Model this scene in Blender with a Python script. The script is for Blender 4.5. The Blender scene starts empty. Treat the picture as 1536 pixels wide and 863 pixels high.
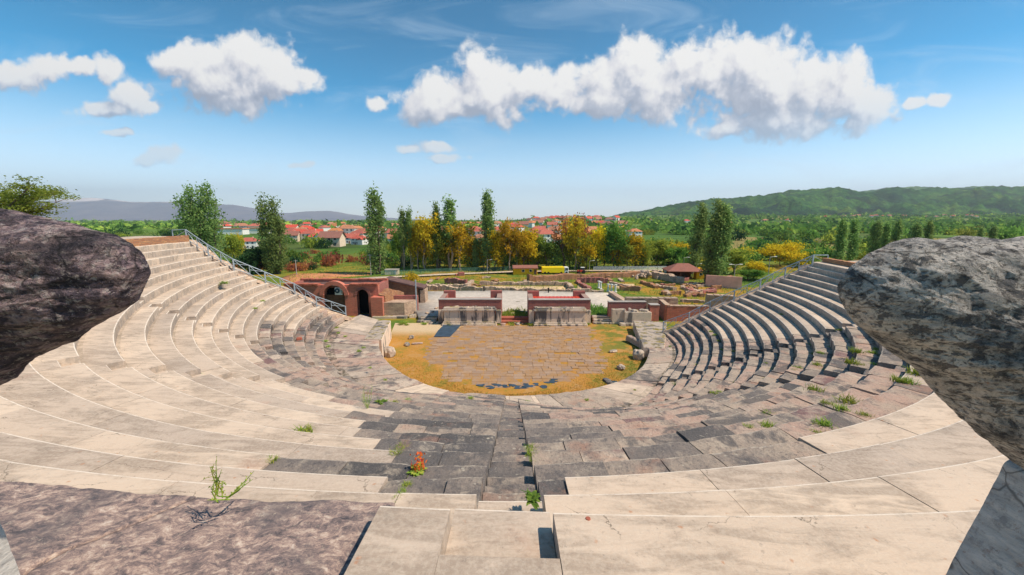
import bpy, math, random
import numpy as np
from mathutils import Vector, noise as mnoise
rng = np.random.default_rng(7)
random.seed(7)
sc = bpy.context.scene
COL = sc.collection
CAMZ = 12.4
FPX, HORY = 600.0, 330.0
PITCH = math.atan((431.5 - HORY) / FPX)

# ---------------------------------------------------------------- survey helpers
def ray(x, y):
    u = (x - 768) / FPX; v = (431.5 - y) / FPX
    c, s = math.cos(PITCH), math.sin(PITCH)
    return np.array([u, c + v * s, v * c - s])
def at(x, y, z=0.0):
    d = ray(x, y); t = (z - CAMZ) / d[2]
    return np.array([d[0] * t, d[1] * t, z])
def atd(x, y, D):
    d = ray(x, y); t = D / d[1]
    return np.array([d[0] * t, D, CAMZ + d[2] * t])

# ---------------------------------------------------------------- object helpers
def link(o, parent=None):
    COL.objects.link(o)
    if parent is not None: o.parent = parent
    return o
def tag(o, label=None, cat=None, group=None, kind=None):
    if label: o['label'] = label
    if cat: o['category'] = cat
    if group: o['group'] = group
    if kind: o['kind'] = kind
    return o
def thing(name, label, cat, loc=(0, 0, 0), rz=0, group=None):
    o = bpy.data.objects.new(name, None); link(o)
    o.empty_display_size = .3
    o.location = loc; o.rotation_euler = (0, 0, rz)
    return tag(o, label, cat, group)
def mesh_np(name, V, F, mats, parent=None, smooth=True, fattr=None, midx=None, make=True, sharp=0, nattr=None):
    """V (n,3); F list of tuples or (m,k) array"""
    me = bpy.data.meshes.new(name)
    V = np.asarray(V, dtype=np.float32).reshape(-1, 3)
    if isinstance(F, np.ndarray):
        m, k = F.shape
        loops = F.reshape(-1).astype(np.int32)
        starts = (np.arange(m) * k).astype(np.int32)
        tot = np.full(m, k, np.int32)
    else:
        tot = np.array([len(f) for f in F], np.int32)
        loops = np.array([i for f in F for i in f], np.int32)
        starts = np.concatenate([[0], np.cumsum(tot)[:-1]]).astype(np.int32)
        m = len(F)
    me.vertices.add(len(V)); me.vertices.foreach_set('co', V.reshape(-1))
    me.loops.add(len(loops)); me.loops.foreach_set('vertex_index', loops)
    me.polygons.add(m)
    me.polygons.foreach_set('loop_start', starts)
    me.polygons.foreach_set('loop_total', tot)
    me.polygons.foreach_set('use_smooth', np.full(m, smooth, bool))
    if not isinstance(mats, (list, tuple)): mats = [mats]
    for mt in mats: me.materials.append(mt)
    if midx is not None: me.polygons.foreach_set('material_index', np.asarray(midx, np.int32))
    me.update(calc_edges=True)
    if fattr is not None:
        a = me.attributes.new('rnd', 'FLOAT', 'FACE'); a.data.foreach_set('value', np.asarray(fattr, np.float32))
    if nattr is not None:
        at_ = me.attributes.new('nose', 'FLOAT', 'FACE'); at_.data.foreach_set('value', np.asarray(nattr, np.float32))
    me.validate()
    if sharp: me.set_sharp_from_angle(angle=math.radians(sharp))
    if not make: return me
    return link(bpy.data.objects.new(name, me), parent)

class MB:
    """collects shapes into one mesh"""
    def __init__(s): s.V = []; s.F = []; s.R = []; s.n = 0
    def add(s, V, F, r=None):
        V = np.asarray(V, float).reshape(-1, 3)
        s.V.append(V); s.F += [tuple(int(i) + s.n for i in f) for f in F]
        s.R += [random.random() if r is None else r] * len(F); s.n += len(V)
    def box(s, c, size, rz=0, bev=0.0, r=None, taper=0.0):
        x, y, z = np.array(size) / 2.0
        t = 1 - taper
        if bev <= 0:
            P = np.array([(-x, -y, -z), (x, -y, -z), (x, y, -z), (-x, y, -z), (-x*t, -y*t, z), (x*t, -y*t, z), (x*t, y*t, z), (-x*t, y*t, z)])
            F = [(0, 3, 2, 1), (4, 5, 6, 7), (0, 1, 5, 4), (1, 2, 6, 5), (2, 3, 7, 6), (3, 0, 4, 7)]
        else:
            b = min(bev, x * .45, y * .45, z * .45)
            ring = lambda xx, yy, zz, bb: [(-xx + bb, -yy, zz), (xx - bb, -yy, zz), (xx, -yy + bb, zz), (xx, yy - bb, zz), (xx - bb, yy, zz), (-xx + bb, yy, zz), (-xx, yy - bb, zz), (-xx, -yy + bb, zz)]
            P = np.array(ring(x, y, -z, b) + ring(x, y, z - b, b) + ring(x - b, y - b, z, b * .4))
            F = [tuple(range(7, -1, -1))]
            for l in (0, 8):
                for i in range(8):
                    j = (i + 1) % 8; F.append((l + i, l + j, l + 8 + j, l + 8 + i))
            F.append(tuple(range(16, 24)))
        c_, s_ = math.cos(rz), math.sin(rz)
        Q = P.copy(); Q[:, 0] = P[:, 0] * c_ - P[:, 1] * s_; Q[:, 1] = P[:, 0] * s_ + P[:, 1] * c_
        s.add(Q + np.array(c), F, r)
    def tube(s, a, b, r0, r1=None, n=8, caps=True):
        a = np.array(a, float); b = np.array(b, float); r1 = r0 if r1 is None else r1
        d = b - a; L = np.linalg.norm(d); d = d / max(L, 1e-9)
        u = np.cross(d, (0, 0, 1) if abs(d[2]) < .9 else (1, 0, 0)); u /= np.linalg.norm(u); v = np.cross(d, u)
        th = np.arange(n) * 2 * math.pi / n
        C = np.outer(np.cos(th), u) + np.outer(np.sin(th), v)
        P = np.vstack([a + C * r0, b + C * r1])
        F = [(i, (i + 1) % n, n + (i + 1) % n, n + i) for i in range(n)]
        if caps: F += [tuple(range(n - 1, -1, -1)), tuple(range(n, 2 * n))]
        s.add(P, F)
    def prism(s, poly, z0, z1, r=None):
        n = len(poly)
        P = [(p[0], p[1], z0) for p in poly] + [(p[0], p[1], z1) for p in poly]
        F = [tuple(range(n - 1, -1, -1)), tuple(range(n, 2 * n))] + [(i, (i + 1) % n, n + (i + 1) % n, n + i) for i in range(n)]
        s.add(P, F, r)
    def extr(s, poly, y0, y1, r=None):
        """polygon in xz, extruded along y"""
        n = len(poly)
        P = [(p[0], y0, p[1]) for p in poly] + [(p[0], y1, p[1]) for p in poly]
        F = [tuple(range(n)), tuple(range(2 * n - 1, n - 1, -1))] + [(i, n + i, n + (i + 1) % n, (i + 1) % n) for i in range(n)]
        s.add(P, F, r)
    def build(s, name, mat, parent=None, smooth=False):
        return mesh_np(name, np.vstack(s.V), s.F, mat, parent, smooth, fattr=s.R)

def copy_tree(o, parent=None):
    c = o.copy(); COL.objects.link(c); c.parent = parent
    for ch in list(o.children): copy_tree(ch, c)
    return c
def fbm(P, scale, octv=4, seed=0.0):
    out = np.empty(len(P))
    for i, p in enumerate(P):
        out[i] = mnoise.fractal(Vector((p[0] * scale + seed, p[1] * scale - seed * .7, p[2] * scale + seed * .3)), 1.0, 2.0, octv)
    return out

# ---------------------------------------------------------------- material helpers
class NT:
    def __init__(s, nt): s.nt = nt
    def n(s, typ, ins=None, **kw):
        nd = s.nt.nodes.new(typ)
        for k, v in kw.items(): setattr(nd, k, v)
        for k, v in (ins or {}).items():
            if isinstance(v, bpy.types.NodeSocket): s.nt.links.new(v, nd.inputs[k])
            else: nd.inputs[k].default_value = v
        return nd
    def math(s, op, a, b=None, c=None, clamp=False):
        ins = {0: a}
        if b is not None: ins[1] = b
        if c is not None: ins[2] = c
        return s.n('ShaderNodeMath', ins, operation=op, use_clamp=clamp).outputs[0]
    def vmath(s, op, a, b=None, out=0):
        ins = {0: a}
        if b is not None: ins[1] = b
        return s.n('ShaderNodeVectorMath', ins, operation=op).outputs[out]
    def noise(s, vec, scale, detail=4, rough=.55, dist=0.0, out=0, dims='3D'):
        return s.n('ShaderNodeTexNoise', {'Vector': vec, 'Scale': scale, 'Detail': detail, 'Roughness': rough, 'Distortion': dist}, noise_dimensions=dims).outputs[out]
    def voro(s, vec, scale, feature='F1', out=0, rnd=1.0):
        return s.n('ShaderNodeTexVoronoi', {'Vector': vec, 'Scale': scale, 'Randomness': rnd}, feature=feature).outputs[out]
    def ramp(s, fac, stops, interp='LINEAR'):
        nd = s.n('ShaderNodeValToRGB', {0: fac}); cr = nd.color_ramp; cr.interpolation = interp
        while len(cr.elements) < len(stops): cr.elements.new(.5)
        for e, (p, c) in zip(cr.elements, stops):
            e.position = p; e.color = (c[0], c[1], c[2], 1) if len(c) == 3 else c
        return nd.outputs[0]
    def map(s, v, a, b, c=0.0, d=1.0, smooth=True):
        return s.n('ShaderNodeMapRange', {0: v, 1: a, 2: b, 3: c, 4: d}, interpolation_type='SMOOTHSTEP' if smooth else 'LINEAR').outputs[0]
    def mix(s, f, a, b, mode='MIX'):
        nd = s.n('ShaderNodeMix', data_type='RGBA', blend_type=mode)
        for idx, v in ((0, f), (6, a), (7, b)):
            if isinstance(v, bpy.types.NodeSocket): s.nt.links.new(v, nd.inputs[idx])
            else: nd.inputs[idx].default_value = v if idx == 0 or len(v) == 4 else (*v, 1)
        return nd.outputs[2]
    def attr(s, name='rnd'): return s.n('ShaderNodeAttribute', attribute_name=name).outputs['Fac']
    def pos(s): return s.n('ShaderNodeNewGeometry').outputs['Position']
    def obj(s): return s.n('ShaderNodeTexCoord').outputs['Object']
    def orand(s): return s.n('ShaderNodeObjectInfo').outputs['Random']
    def scale(s, v, xyz): return s.vmath('MULTIPLY', v, xyz)
    def bump(s, h, strength=.5, dist=.02, normal=None):
        ins = {'Height': h, 'Strength': strength, 'Distance': dist}
        if normal is not None: ins['Normal'] = normal
        return s.n('ShaderNodeBump', ins).outputs[0]
def material(name, fn, rough=.9, spec=.25):
    m = bpy.data.materials.new(name); m.use_nodes = True
    nt = m.node_tree; nt.nodes.clear(); g = NT(nt)
    out = g.n('ShaderNodeOutputMaterial')
    r = fn(g)
    if isinstance(r, dict) and 'shader' in r: sh = r['shader']
    else:
        if not isinstance(r, dict): r = {'col': r}
        b = g.n('ShaderNodeBsdfPrincipled', {'Roughness': r.get('rough', rough), 'Specular IOR Level': r.get('spec', spec)})
        c = r['col']
        if isinstance(c, bpy.types.NodeSocket): nt.links.new(c, b.inputs['Base Color'])
        else: b.inputs['Base Color'].default_value = (*c, 1)
        if 'normal' in r: nt.links.new(r['normal'], b.inputs['Normal'])
        if 'metal' in r: b.inputs['Metallic'].default_value = r['metal']
        sh = b.outputs[0]
    nt.links.new(sh, out.inputs[0])
    return m
def plain(name, c, rough=.6, var=.12, sc_=3.0, bump=0.0, metal=None):
    def fn(g):
        n = g.noise(g.obj(), sc_, 5, .6)
        k = g.map(n, .25, .75, 1 - var, 1 + var)
        col = g.mix(1.0, (c[0], c[1], c[2], 1), g.n('ShaderNodeCombineXYZ', {0: k, 1: k, 2: k}).outputs[0], 'MULTIPLY')
        d = {'col': col, 'rough': rough}
        if bump: d['normal'] = g.bump(g.noise(g.obj(), sc_ * 6, 4), bump, .02)
        if metal: d['metal'] = metal
        return d
    return material(name, fn)

# ---- stone of the seats
def f_marble(g):
    p = g.pos(); r = g.attr()
    big = g.noise(p, .55, 5, .6, .4)
    streak = g.noise(g.scale(p, (1.1, 4.5, 6.0)), 1.0, 6, .65, 1.2)
    fine = g.noise(p, 22, 5, .7)
    base = g.ramp(r, [(0, (.42, .34, .28)), (.3, (.50, .40, .32)), (.6, (.59, .465, .36)), (1, (.66, .525, .405))])
    st = g.map(g.math('ADD', g.math('MULTIPLY', streak, .6), g.math('MULTIPLY', big, .5)), .47, .66)
    col = g.mix(g.math('MULTIPLY', st, .66), base, (.26, .20, .155))
    bl = g.map(g.noise(p, 1.7, 7, .74), .55, .72)
    col = g.mix(g.math('MULTIPLY', bl, .5), col, (.19, .165, .145))
    pk = g.map(g.noise(g.vmath('ADD', p, (31, 7, 3)), .5, 3, .5), .66, .76)
    col = g.mix(g.math('MULTIPLY', pk, .3), col, (.48, .25, .17))
    # rust coloured lichen spots
    v = g.voro(g.vmath('ADD', p, g.vmath('MULTIPLY', g.noise(p, 6, 2, out=1), (.12, .12, .12))), 5.0)
    keep = g.map(g.noise(p, 3.1, 2), .47, .55)
    sp = g.math('MULTIPLY', g.math('SUBTRACT', 1.0, g.map(v, .04, .15)), keep)
    col = g.mix(g.math('MULTIPLY', sp, .65), col, (.42, .17, .07))
    col = g.mix(g.math('MULTIPLY', g.map(fine, .42, .62), .3), col, (.62, .53, .43))
    cr = g.n('ShaderNodeTexVoronoi', {'Vector': g.vmath('ADD', g.scale(p, (1, 1.5, 1)), g.vmath('MULTIPLY', g.noise(p, 2.4, 5, .65, out=1), (.5, .5, .5))), 'Scale': .7}, feature='DISTANCE_TO_EDGE').outputs[0]
    ckm = g.math('MULTIPLY', g.math('SUBTRACT', 1.0, g.map(cr, 0, .006)), g.map(g.noise(p, .8, 3), .5, .58))
    col = g.mix(g.math('MULTIPLY', ckm, .75), col, (.10, .08, .06))
    dk = g.map(g.noise(p, 12, 5, .75), .60, .68); col = g.mix(g.math('MULTIPLY', dk, .4), col, (.16, .13, .11))
    # weathering streaks that run down the upright faces
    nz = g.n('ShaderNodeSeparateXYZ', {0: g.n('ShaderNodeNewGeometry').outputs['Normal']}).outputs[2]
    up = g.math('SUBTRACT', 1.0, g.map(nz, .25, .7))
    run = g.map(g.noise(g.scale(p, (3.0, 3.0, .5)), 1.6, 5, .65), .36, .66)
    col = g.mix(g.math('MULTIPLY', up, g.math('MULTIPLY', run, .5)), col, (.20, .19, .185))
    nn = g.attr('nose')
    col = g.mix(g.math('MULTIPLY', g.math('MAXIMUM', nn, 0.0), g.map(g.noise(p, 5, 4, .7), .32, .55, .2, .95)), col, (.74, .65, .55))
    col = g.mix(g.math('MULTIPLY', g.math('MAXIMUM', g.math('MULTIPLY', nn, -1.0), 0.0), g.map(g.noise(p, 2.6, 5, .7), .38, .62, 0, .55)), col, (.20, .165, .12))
    h = g.math('ADD', g.math('MULTIPLY', g.noise(p, 38, 6, .75), .5), g.math('MULTIPLY', g.noise(g.scale(p, (2.5, 14, 14)), 2.0, 5, .7), .6))
    h = g.math('ADD', h, g.math('MULTIPLY', big, 1.2))
    return {'col': col, 'normal': g.bump(h, .55, .03), 'rough': .85}
M_MARBLE = material('restored_marble', f_marble)

def f_old(g):
    p = g.pos(); r = g.attr()
    warp = g.vmath('ADD', p, g.vmath('MULTIPLY', g.noise(p, 1.6, 3, out=1), (.5, .5, .5)))
    r = g.math('ADD', r, g.math('MULTIPLY', g.math('SUBTRACT', g.noise(p, .9, 6, .68), .5), .55), clamp=True)
    base = g.ramp(r, [(0, (.085, .08, .08)), (.15, (.145, .13, .125)), (.30, (.26, .215, .185)), (.46, (.42, .335, .265)), (.60, (.46, .31, .245)), (.74, (.43, .345, .28)), (.9, (.56, .455, .36)), (1, (.22, .13, .125))])
    n1 = g.noise(warp, 1.3, 7, .68)
    col = g.mix(g.map(n1, .50, .68, 0, .75), base, (.085, .082, .09))
    n2 = g.noise(g.vmath('ADD', warp, (9, 4, 2)), 2.1, 7, .7)
    col = g.mix(g.map(n2, .53, .70, 0, .6), col, (.50, .42, .33))
    n3 = g.noise(g.vmath('ADD', warp, (3, 17, 5)), .8, 5, .6)
    col = g.mix(g.map(n3, .55, .72, 0, .55), col, (.42, .22, .15))
    n4 = g.noise(p, 14, 5, .75)
    col = g.mix(g.map(n4, .52, .66, 0, .55), col, (.06, .06, .068))
    cb = g.map(g.noise(g.vmath('ADD', p, (2, 5, 8)), .42, 6, .66, .6), .55, .62, 0, .82)
    col = g.mix(cb, col, (.105, .098, .098))
    sp = g.noise(p, 30, 5, .8)
    col = g.mix(g.map(sp, .55, .66, 0, .35), col, (.52, .46, .39))
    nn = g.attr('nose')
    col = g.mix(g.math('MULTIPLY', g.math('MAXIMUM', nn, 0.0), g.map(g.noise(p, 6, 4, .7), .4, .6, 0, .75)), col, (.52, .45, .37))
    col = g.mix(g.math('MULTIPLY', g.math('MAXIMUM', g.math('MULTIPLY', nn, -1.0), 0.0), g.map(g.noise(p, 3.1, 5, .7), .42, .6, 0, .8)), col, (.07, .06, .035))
    v = g.voro(warp, 7.0); lk = g.noise(p, 2.5, 3)
    wl = g.math('MULTIPLY', g.math('SUBTRACT', 1.0, g.map(v, .12, .24)), g.map(lk, .52, .60))
    col = g.mix(g.math('MULTIPLY', wl, .6), col, (.58, .52, .42))
    h = g.math('ADD', g.math('MULTIPLY', g.noise(p, 9, 8, .72), 1.0), g.math('MULTIPLY', n1, 1.4))
    h = g.math('ADD', h, g.math('MULTIPLY', n4, .5))
    return {'col': col, 'normal': g.bump(h, .85, .06), 'rough': .92}
M_OLD = material('weathered_stone', f_old)
def f_mortar(g):
    p = g.pos(); n = g.noise(p, 4, 6, .7)
    return {'col': g.ramp(n, [(.3, (.045, .038, .03)), (.5, (.10, .078, .055)), (.62, (.09, .095, .03)), (.75, (.14, .11, .07))]), 'normal': g.bump(n, .8, .05)}
M_MORTAR = material('joint_soil', f_mortar)
def f_boulder(light):
    def fn(g):
        p = g.scale(g.obj(), (1.9, 1.9, 1.9))
        ww = .14 if light else .38
        wp = g.vmath('ADD', p, g.vmath('MULTIPLY', g.noise(p, 2.2, 4, out=1), (ww, ww, ww)))
        lay = g.noise(g.scale(wp, (.6, .6, 4.2)), 1.2, 7, .7)
        n1 = g.noise(wp, 3.4, 10, .74)
        pit = g.voro(g.vmath('ADD', g.scale(p, (1, 1, 1.7)), g.vmath('MULTIPLY', g.noise(p, 9, 3, out=1), (.10, .10, .10))), 15)
        hole = g.math('MULTIPLY', g.math('SUBTRACT', 1.0, g.map(pit, .10, .36)), .6)
        sp1 = g.noise(g.scale(wp, (1.0, 1.0, 1.35)), 9.0, 9, .70, .4); sp2 = g.noise(g.scale(p, (1.0, 1.0, 1.2)), 24.0, 6, .68)
        spot = g.math('MAXIMUM', g.map(sp1, .525 if light else .525, .585), g.math('MULTIPLY', g.map(sp2, .55, .63), .75))
        fine = g.noise(p, 26, 7, .75)
        if light:
            col = g.ramp(n1, [(.33, (.10, .10, .105)), (.42, (.30, .285, .27)), (.50, (.54, .50, .46)), (.60, (.72, .66, .60)), (.74, (.42, .34, .30))])
            hk = g.map(g.noise(p, 3.3, 4, .6), .36, .60)
            hole = g.math('MULTIPLY', hole, hk)
            col = g.mix(g.math('MULTIPLY', hole, .85), col, (.035, .04, .05))
            col = g.mix(g.math('MULTIPLY', spot, .8), col, (.06, .062, .072))
            col = g.mix(g.map(g.noise(p, 5, 5, .7), .66, .72, 0, .7), col, (.36, .19, .12))
            col = g.mix(g.map(lay, .56, .70, 0, .55), col, (.23, .17, .155))
        else:
            col = g.ramp(n1, [(.36, (.026, .026, .034)), (.44, (.11, .09, .11)), (.50, (.30, .215, .225)), (.57, (.52, .37, .345)), (.66, (.80, .68, .60))])
            col = g.mix(g.math('MULTIPLY', hole, .6), col, (.04, .036, .04))
            col = g.mix(g.math('MULTIPLY', spot, .7), col, (.035, .03, .035))
            fl = g.map(g.noise(g.vmath('ADD', p, (5, 1, 7)), 17.0, 7, .74), .535, .60); col = g.mix(g.math('MULTIPLY', fl, .75), col, (.62, .54, .50))
            col = g.mix(.22, col, (.16, .11, .15))
            band = g.map(g.noise(g.scale(wp, (.35, .35, 3.4)), 1.3, 6, .65), .50, .62)
            col = g.mix(g.math('MULTIPLY', band, .75), col, (.03, .026, .03))
            col = g.mix(g.map(fine, .60, .70, 0, .6), col, (.56, .48, .42))
            z = g.n('ShaderNodeSeparateXYZ', {0: p}).outputs[2]
            rust = g.map(g.noise(g.scale(wp, (1, 1, 3)), 2.0, 6, .7), .50, .66)
            col = g.mix(g.math('MULTIPLY', rust, g.map(z, -.55, -.9, 0, .7)), col, (.33, .14, .07))
        h = g.math('ADD', g.math('MULTIPLY', n1, 1.6), g.math('MULTIPLY', fine, .45))
        h = g.math('ADD', h, g.math('MULTIPLY', lay, 1.2))
        h = g.math('SUBTRACT', h, g.math('MULTIPLY', hole, 1.3 if light else .6))
        h = g.math('SUBTRACT', h, g.math('MULTIPLY', spot, .8))
        crk = g.n('ShaderNodeTexVoronoi', {'Vector': g.scale(wp, (.8, .8, 1.6)), 'Scale': 1.5}, feature='DISTANCE_TO_EDGE').outputs[0]
        ck = g.math('SUBTRACT', 1.0, g.map(crk, .0, .018)); col = g.mix(g.math('MULTIPLY', ck, g.map(g.noise(p, 1.3, 3), .45, .6, 0, .85)), col, (.02, .018, .02))
        return {'col': col, 'normal': g.bump(h, .95, .05), 'rough': .9}
    return fn
M_ROCK_PALE = material('pitted_pale_rock', f_boulder(True))
M_ROCK_DARK = material('purple_dark_rock', f_boulder(False))
def f_brick(c1, c2, mortar, bw=.42, bh=.12, dirt=.5):
    def fn(g):
        p = g.obj()
        x = g.n('ShaderNodeSeparateXYZ', {0: p})
        u = g.math('ADD', x.outputs[0], g.math('MULTIPLY', x.outputs[1], 1.0))
        v = g.n('ShaderNodeCombineXYZ', {0: u, 1: x.outputs[2], 2: 0.0}).outputs[0]
        b = g.n('ShaderNodeTexBrick', {'Vector': v, 'Color1': (*c1, 1), 'Color2': (*c2, 1), 'Mortar': (*mortar, 1), 'Scale': 1.0, 'Mortar Size': .018, 'Brick Width': bw, 'Row Height': bh, 'Bias': 0.0})
        n = g.noise(p, 1.1, 6, .65)
        col = g.mix(g.map(n, .48, .72, 0, dirt), b.outputs[0], (.13, .085, .075))
        col = g.mix(g.map(g.noise(p, 2.3, 6, .7), .58, .72, 0, .45), col, (.48, .36, .27))
        h = g.math('SUBTRACT', g.noise(p, 7, 5, .7), g.math('MULTIPLY', b.outputs[1], .6))
        return {'col': col, 'normal': g.bump(h, .8, .05)}
    return fn
M_BRICK = material('red_brick', f_brick((.68, .185, .12), (.52, .135, .09), (.48, .27, .20), .42, .12, .4))
M_BRICK_DK = material('dark_brick', f_brick((.46, .13, .10), (.34, .10, .085), (.34, .23, .19), .42, .12, .4))
M_RUBBLE = material('rubble_masonry', f_brick((.60, .44, .31), (.44, .30, .22), (.36, .27, .20), .55, .2, .55))
M_RUST_RUBBLE = material('ochre_rubble', f_brick((.52, .26, .12), (.36, .15, .08), (.30, .20, .13), .34, .13, .4))
def f_podium(g):
    p = g.pos(); r = g.attr()
    base = g.ramp(r, [(0, (.58, .46, .36)), (.3, (.72, .57, .44)), (.7, (.76, .61, .48)), (1, (.66, .53, .42))])
    run = g.noise(g.scale(p, (1.1, 1.1, .22)), 1.0, 6, .62)
    col = g.mix(g.map(run, .49, .58, 0, .88), base, (.075, .078, .085))
    n = g.noise(p, 5, 6, .7)
    col = g.mix(g.map(n, .55, .7, 0, .5), col, (.16, .14, .12))
    nz = g.n('ShaderNodeSeparateXYZ', {0: g.n('ShaderNodeNewGeometry').outputs['Normal']}).outputs[2]
    col = g.mix(g.math('MULTIPLY', g.map(nz, .5, .9), .6), col, (.17, .155, .14))
    col = g.mix(g.math('MULTIPLY', g.map(nz, .5, .9), g.map(g.noise(p, 1.6, 5, .7), .52, .62)), col, (.22, .17, .03))
    return {'col': col, 'normal': g.bump(n, .7, .05)}
M_PODIUM = material('stained_marble', f_podium)

M_METAL = plain('galvanised_steel', (.38, .45, .50), .45, .15, 4, metal=.35)
M_ROOF_DK = plain('brown_felt_roof', (.13, .075, .065), .8, .3, 1.2, .3)
M_TERRA = plain('terracotta', (.36, .11, .07), .8, .25, 2, .3)
M_WOOD = plain('brown_boards', (.15, .075, .05), .8, .25, 2, .3)
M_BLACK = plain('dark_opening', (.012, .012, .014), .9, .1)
M_YELLOW = plain('yellow_render', (.95, .43, .012), .7, .1, 1.5)
M_LEMON = plain('lemon_paint', (.98, .70, .02), .45, .06, 1.2)
M_WHITE = plain('white_paint', (.74, .72, .68), .6, .08, 2)
M_CREAM = plain('cream_render', (.70, .56, .42), .8, .1, 1)
M_GLASS = plain('window_glass', (.05, .065, .085), .15, .1)
M_RED = plain('red_paint', (.55, .06, .035), .45, .1)
M_SALMON = plain('salmon_wall', (.74, .42, .32), .85, .2, .6, .3)
def tiles(name, c0, c1):
    def fn(g):
        o = g.orand(); n = g.noise(g.obj(), 1.3, 6, .7)
        col = g.mix(o, c0, c1); col = g.mix(g.map(n, .45, .7, 0, .55), col, (.20, .10, .075))
        w = g.n('ShaderNodeTexWave', {'Vector': g.obj(), 'Scale': 2.2}, wave_type='BANDS', bands_direction='X').outputs[1]
        return {'col': col, 'rough': .8, 'normal': g.bump(g.math('ADD', w, n), .6, .06)}
    return material(name, fn)
M_TILE_RED = tiles('red_tiles', (.62, .08, .05), (.45, .14, .10)); M_TILE_OR = tiles('orange_tiles', (.58, .22, .08), (.42, .20, .13)); M_TILE_BR = tiles('brown_tiles', (.36, .12, .085), (.27, .14, .11))
M_BLUE = plain('blue_grey_sheet', (.04, .07, .105), .7, .3, 1.5)
M_CONCRETE = plain('concrete', (.36, .33, .30), .9, .2, 1.2, .4)
M_GREENFENCE = plain('green_wire', (.09, .22, .16), .6, .2)
M_RUBBER = plain('rubber', (.02, .02, .02), .8, .1)

# ---- foliage
def foliage(name, c1, c2, c3, trans=.55):
    c1, c2, c3 = [tuple(min(.85, q * 2.15) for q in c_) for c_ in (c1, c2, c3)]
    def fn(g):
        r = g.attr(); o = g.orand()
        col = g.ramp(r, [(0, c1), (.5, c2), (1, c3)])
        col = g.n('ShaderNodeHueSaturation', {'Hue': g.map(o, 0, 1, .485, .515, False), 'Saturation': 1.0, 'Value': g.map(o, 0, 1, .82, 1.18, False), 'Fac': 1.0, 'Color': col}).outputs[0]
        d = g.n('ShaderNodeBsdfDiffuse', {'Color': col, 'Roughness': .6}).outputs[0]
        t = g.n('ShaderNodeBsdfTranslucent', {'Color': col}).outputs[0]
        return {'shader': g.n('ShaderNodeMixShader', {0: trans, 1: d, 2: t}).outputs[0]}
    return material(name, fn)
L_POPLAR = foliage('poplar_leaves', (.06, .098, .034), (.12, .175, .055), (.19, .245, .085))
L_GREEN = foliage('green_leaves', (.04, .085, .018), (.085, .15, .03), (.155, .215, .04))
L_DARK = foliage('dark_leaves', (.012, .032, .016), (.025, .06, .022), (.05, .09, .03))
L_YELLOW = foliage('yellow_leaves', (.20, .165, .012), (.35, .27, .016), (.48, .33, .02))
L_OCHRE = foliage('ochre_leaves', (.15, .125, .014), (.27, .205, .018), (.41, .26, .02))
L_OLIVE = foliage('olive_leaves', (.09, .11, .02), (.155, .18, .03), (.24, .25, .035))
L_RUST = foliage('rust_leaves', (.14, .05, .03), (.22, .085, .045), (.34, .14, .03))
L_GRASS = foliage('grass_blades', (.07, .12, .02), (.13, .19, .03), (.22, .22, .04), .25)
L_DRYGRASS = foliage('dry_grass', (.20, .13, .03), (.29, .18, .035), (.34, .25, .07), .25)
L_ACACIA = foliage('acacia_leaves', (.06, .085, .018), (.11, .14, .025), (.17, .19, .035))
L_RED = foliage('red_leaves', (.35, .03, .03), (.5, .08, .03), (.6, .2, .03))
M_BARK = plain('bark', (.15, .115, .085), .9, .3, 6, .5)
M_BARK_LT = plain('pale_bark', (.33, .25, .18), .9, .3, 6, .5)
# ================================================================ camera, light, sky
cam = bpy.data.cameras.new('camera'); cam.sensor_width = 36; cam.lens = 36 * FPX / 1536.0
cam.clip_start = .05; cam.clip_end = 60000
camo = bpy.data.objects.new('camera', cam); COL.objects.link(camo)
camo.location = (0, 0, CAMZ); camo.rotation_euler = (math.pi / 2 - PITCH, 0, 0)
sc.camera = camo
SUN_AZ, SUN_EL = math.radians(103), math.radians(53)
sv = Vector((math.sin(SUN_AZ) * math.cos(SUN_EL), math.cos(SUN_AZ) * math.cos(SUN_EL), math.sin(SUN_EL)))
sl = bpy.data.lights.new('sun', 'SUN'); sl.energy = 4.0; sl.angle = math.radians(.53); sl.color = (1, .87, .70)
so = bpy.data.objects.new('sun', sl); COL.objects.link(so)
so.rotation_euler = (-sv).to_track_quat('-Z', 'Y').to_euler(); so.location = (40, 60, 90)
sc.view_settings.view_transform = 'Standard'; sc.view_settings.look = 'None'
sc.view_settings.exposure = .60; sc.view_settings.gamma = 1; sc.view_settings.use_curve_mapping = False

world = bpy.data.worlds.new('World'); sc.world = world; world.use_nodes = True
wt = world.node_tree; wt.nodes.clear(); g = NT(wt)
CL = [  # cumulus heads: direction (as bearing/height of the photograph's clouds), half widths
 (640,158,42,24),(668,140,40,28),(716,104,26,34),(745,138,70,38),(790,128,40,26),(830,136,60,30),(905,125,50,34),(950,98,36,36),(985,128,60,48),(1030,96,36,30),(1060,112,60,50),(1118,98,42,34),(1150,130,70,54),(1210,124,50,42),(1262,138,50,42),(1300,160,40,36),(1165,182,90,26),(1090,196,34,12),(900,152,60,20),(700,158,70,18),
 (272,96,36,18),(318,90,40,26),(368,92,55,36),(415,112,52,36),(355,126,80,40),(305,122,40,30),(455,108,18,14),
 (70,106,36,17),(22,118,34,17),(122,104,26,10),(165,106,24,18),(202,150,34,22),(158,166,40,11),(225,160,18,12),
 (568,157,16,11),(246,232,26,12),(222,238,18,8),(176,199,20,5),(620,224,22,7),(655,222,32,10),(668,240,26,7),(451,248,13,4.5),(1372,153,17,7),(1410,149,13,8),(1183,178,30,10)]
def uv_of(x, y):
    d = ray(x, y); return d[0] / d[1], d[2] / d[1]
ng = bpy.data.node_groups.new('cloud_field', 'ShaderNodeTree')
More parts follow.
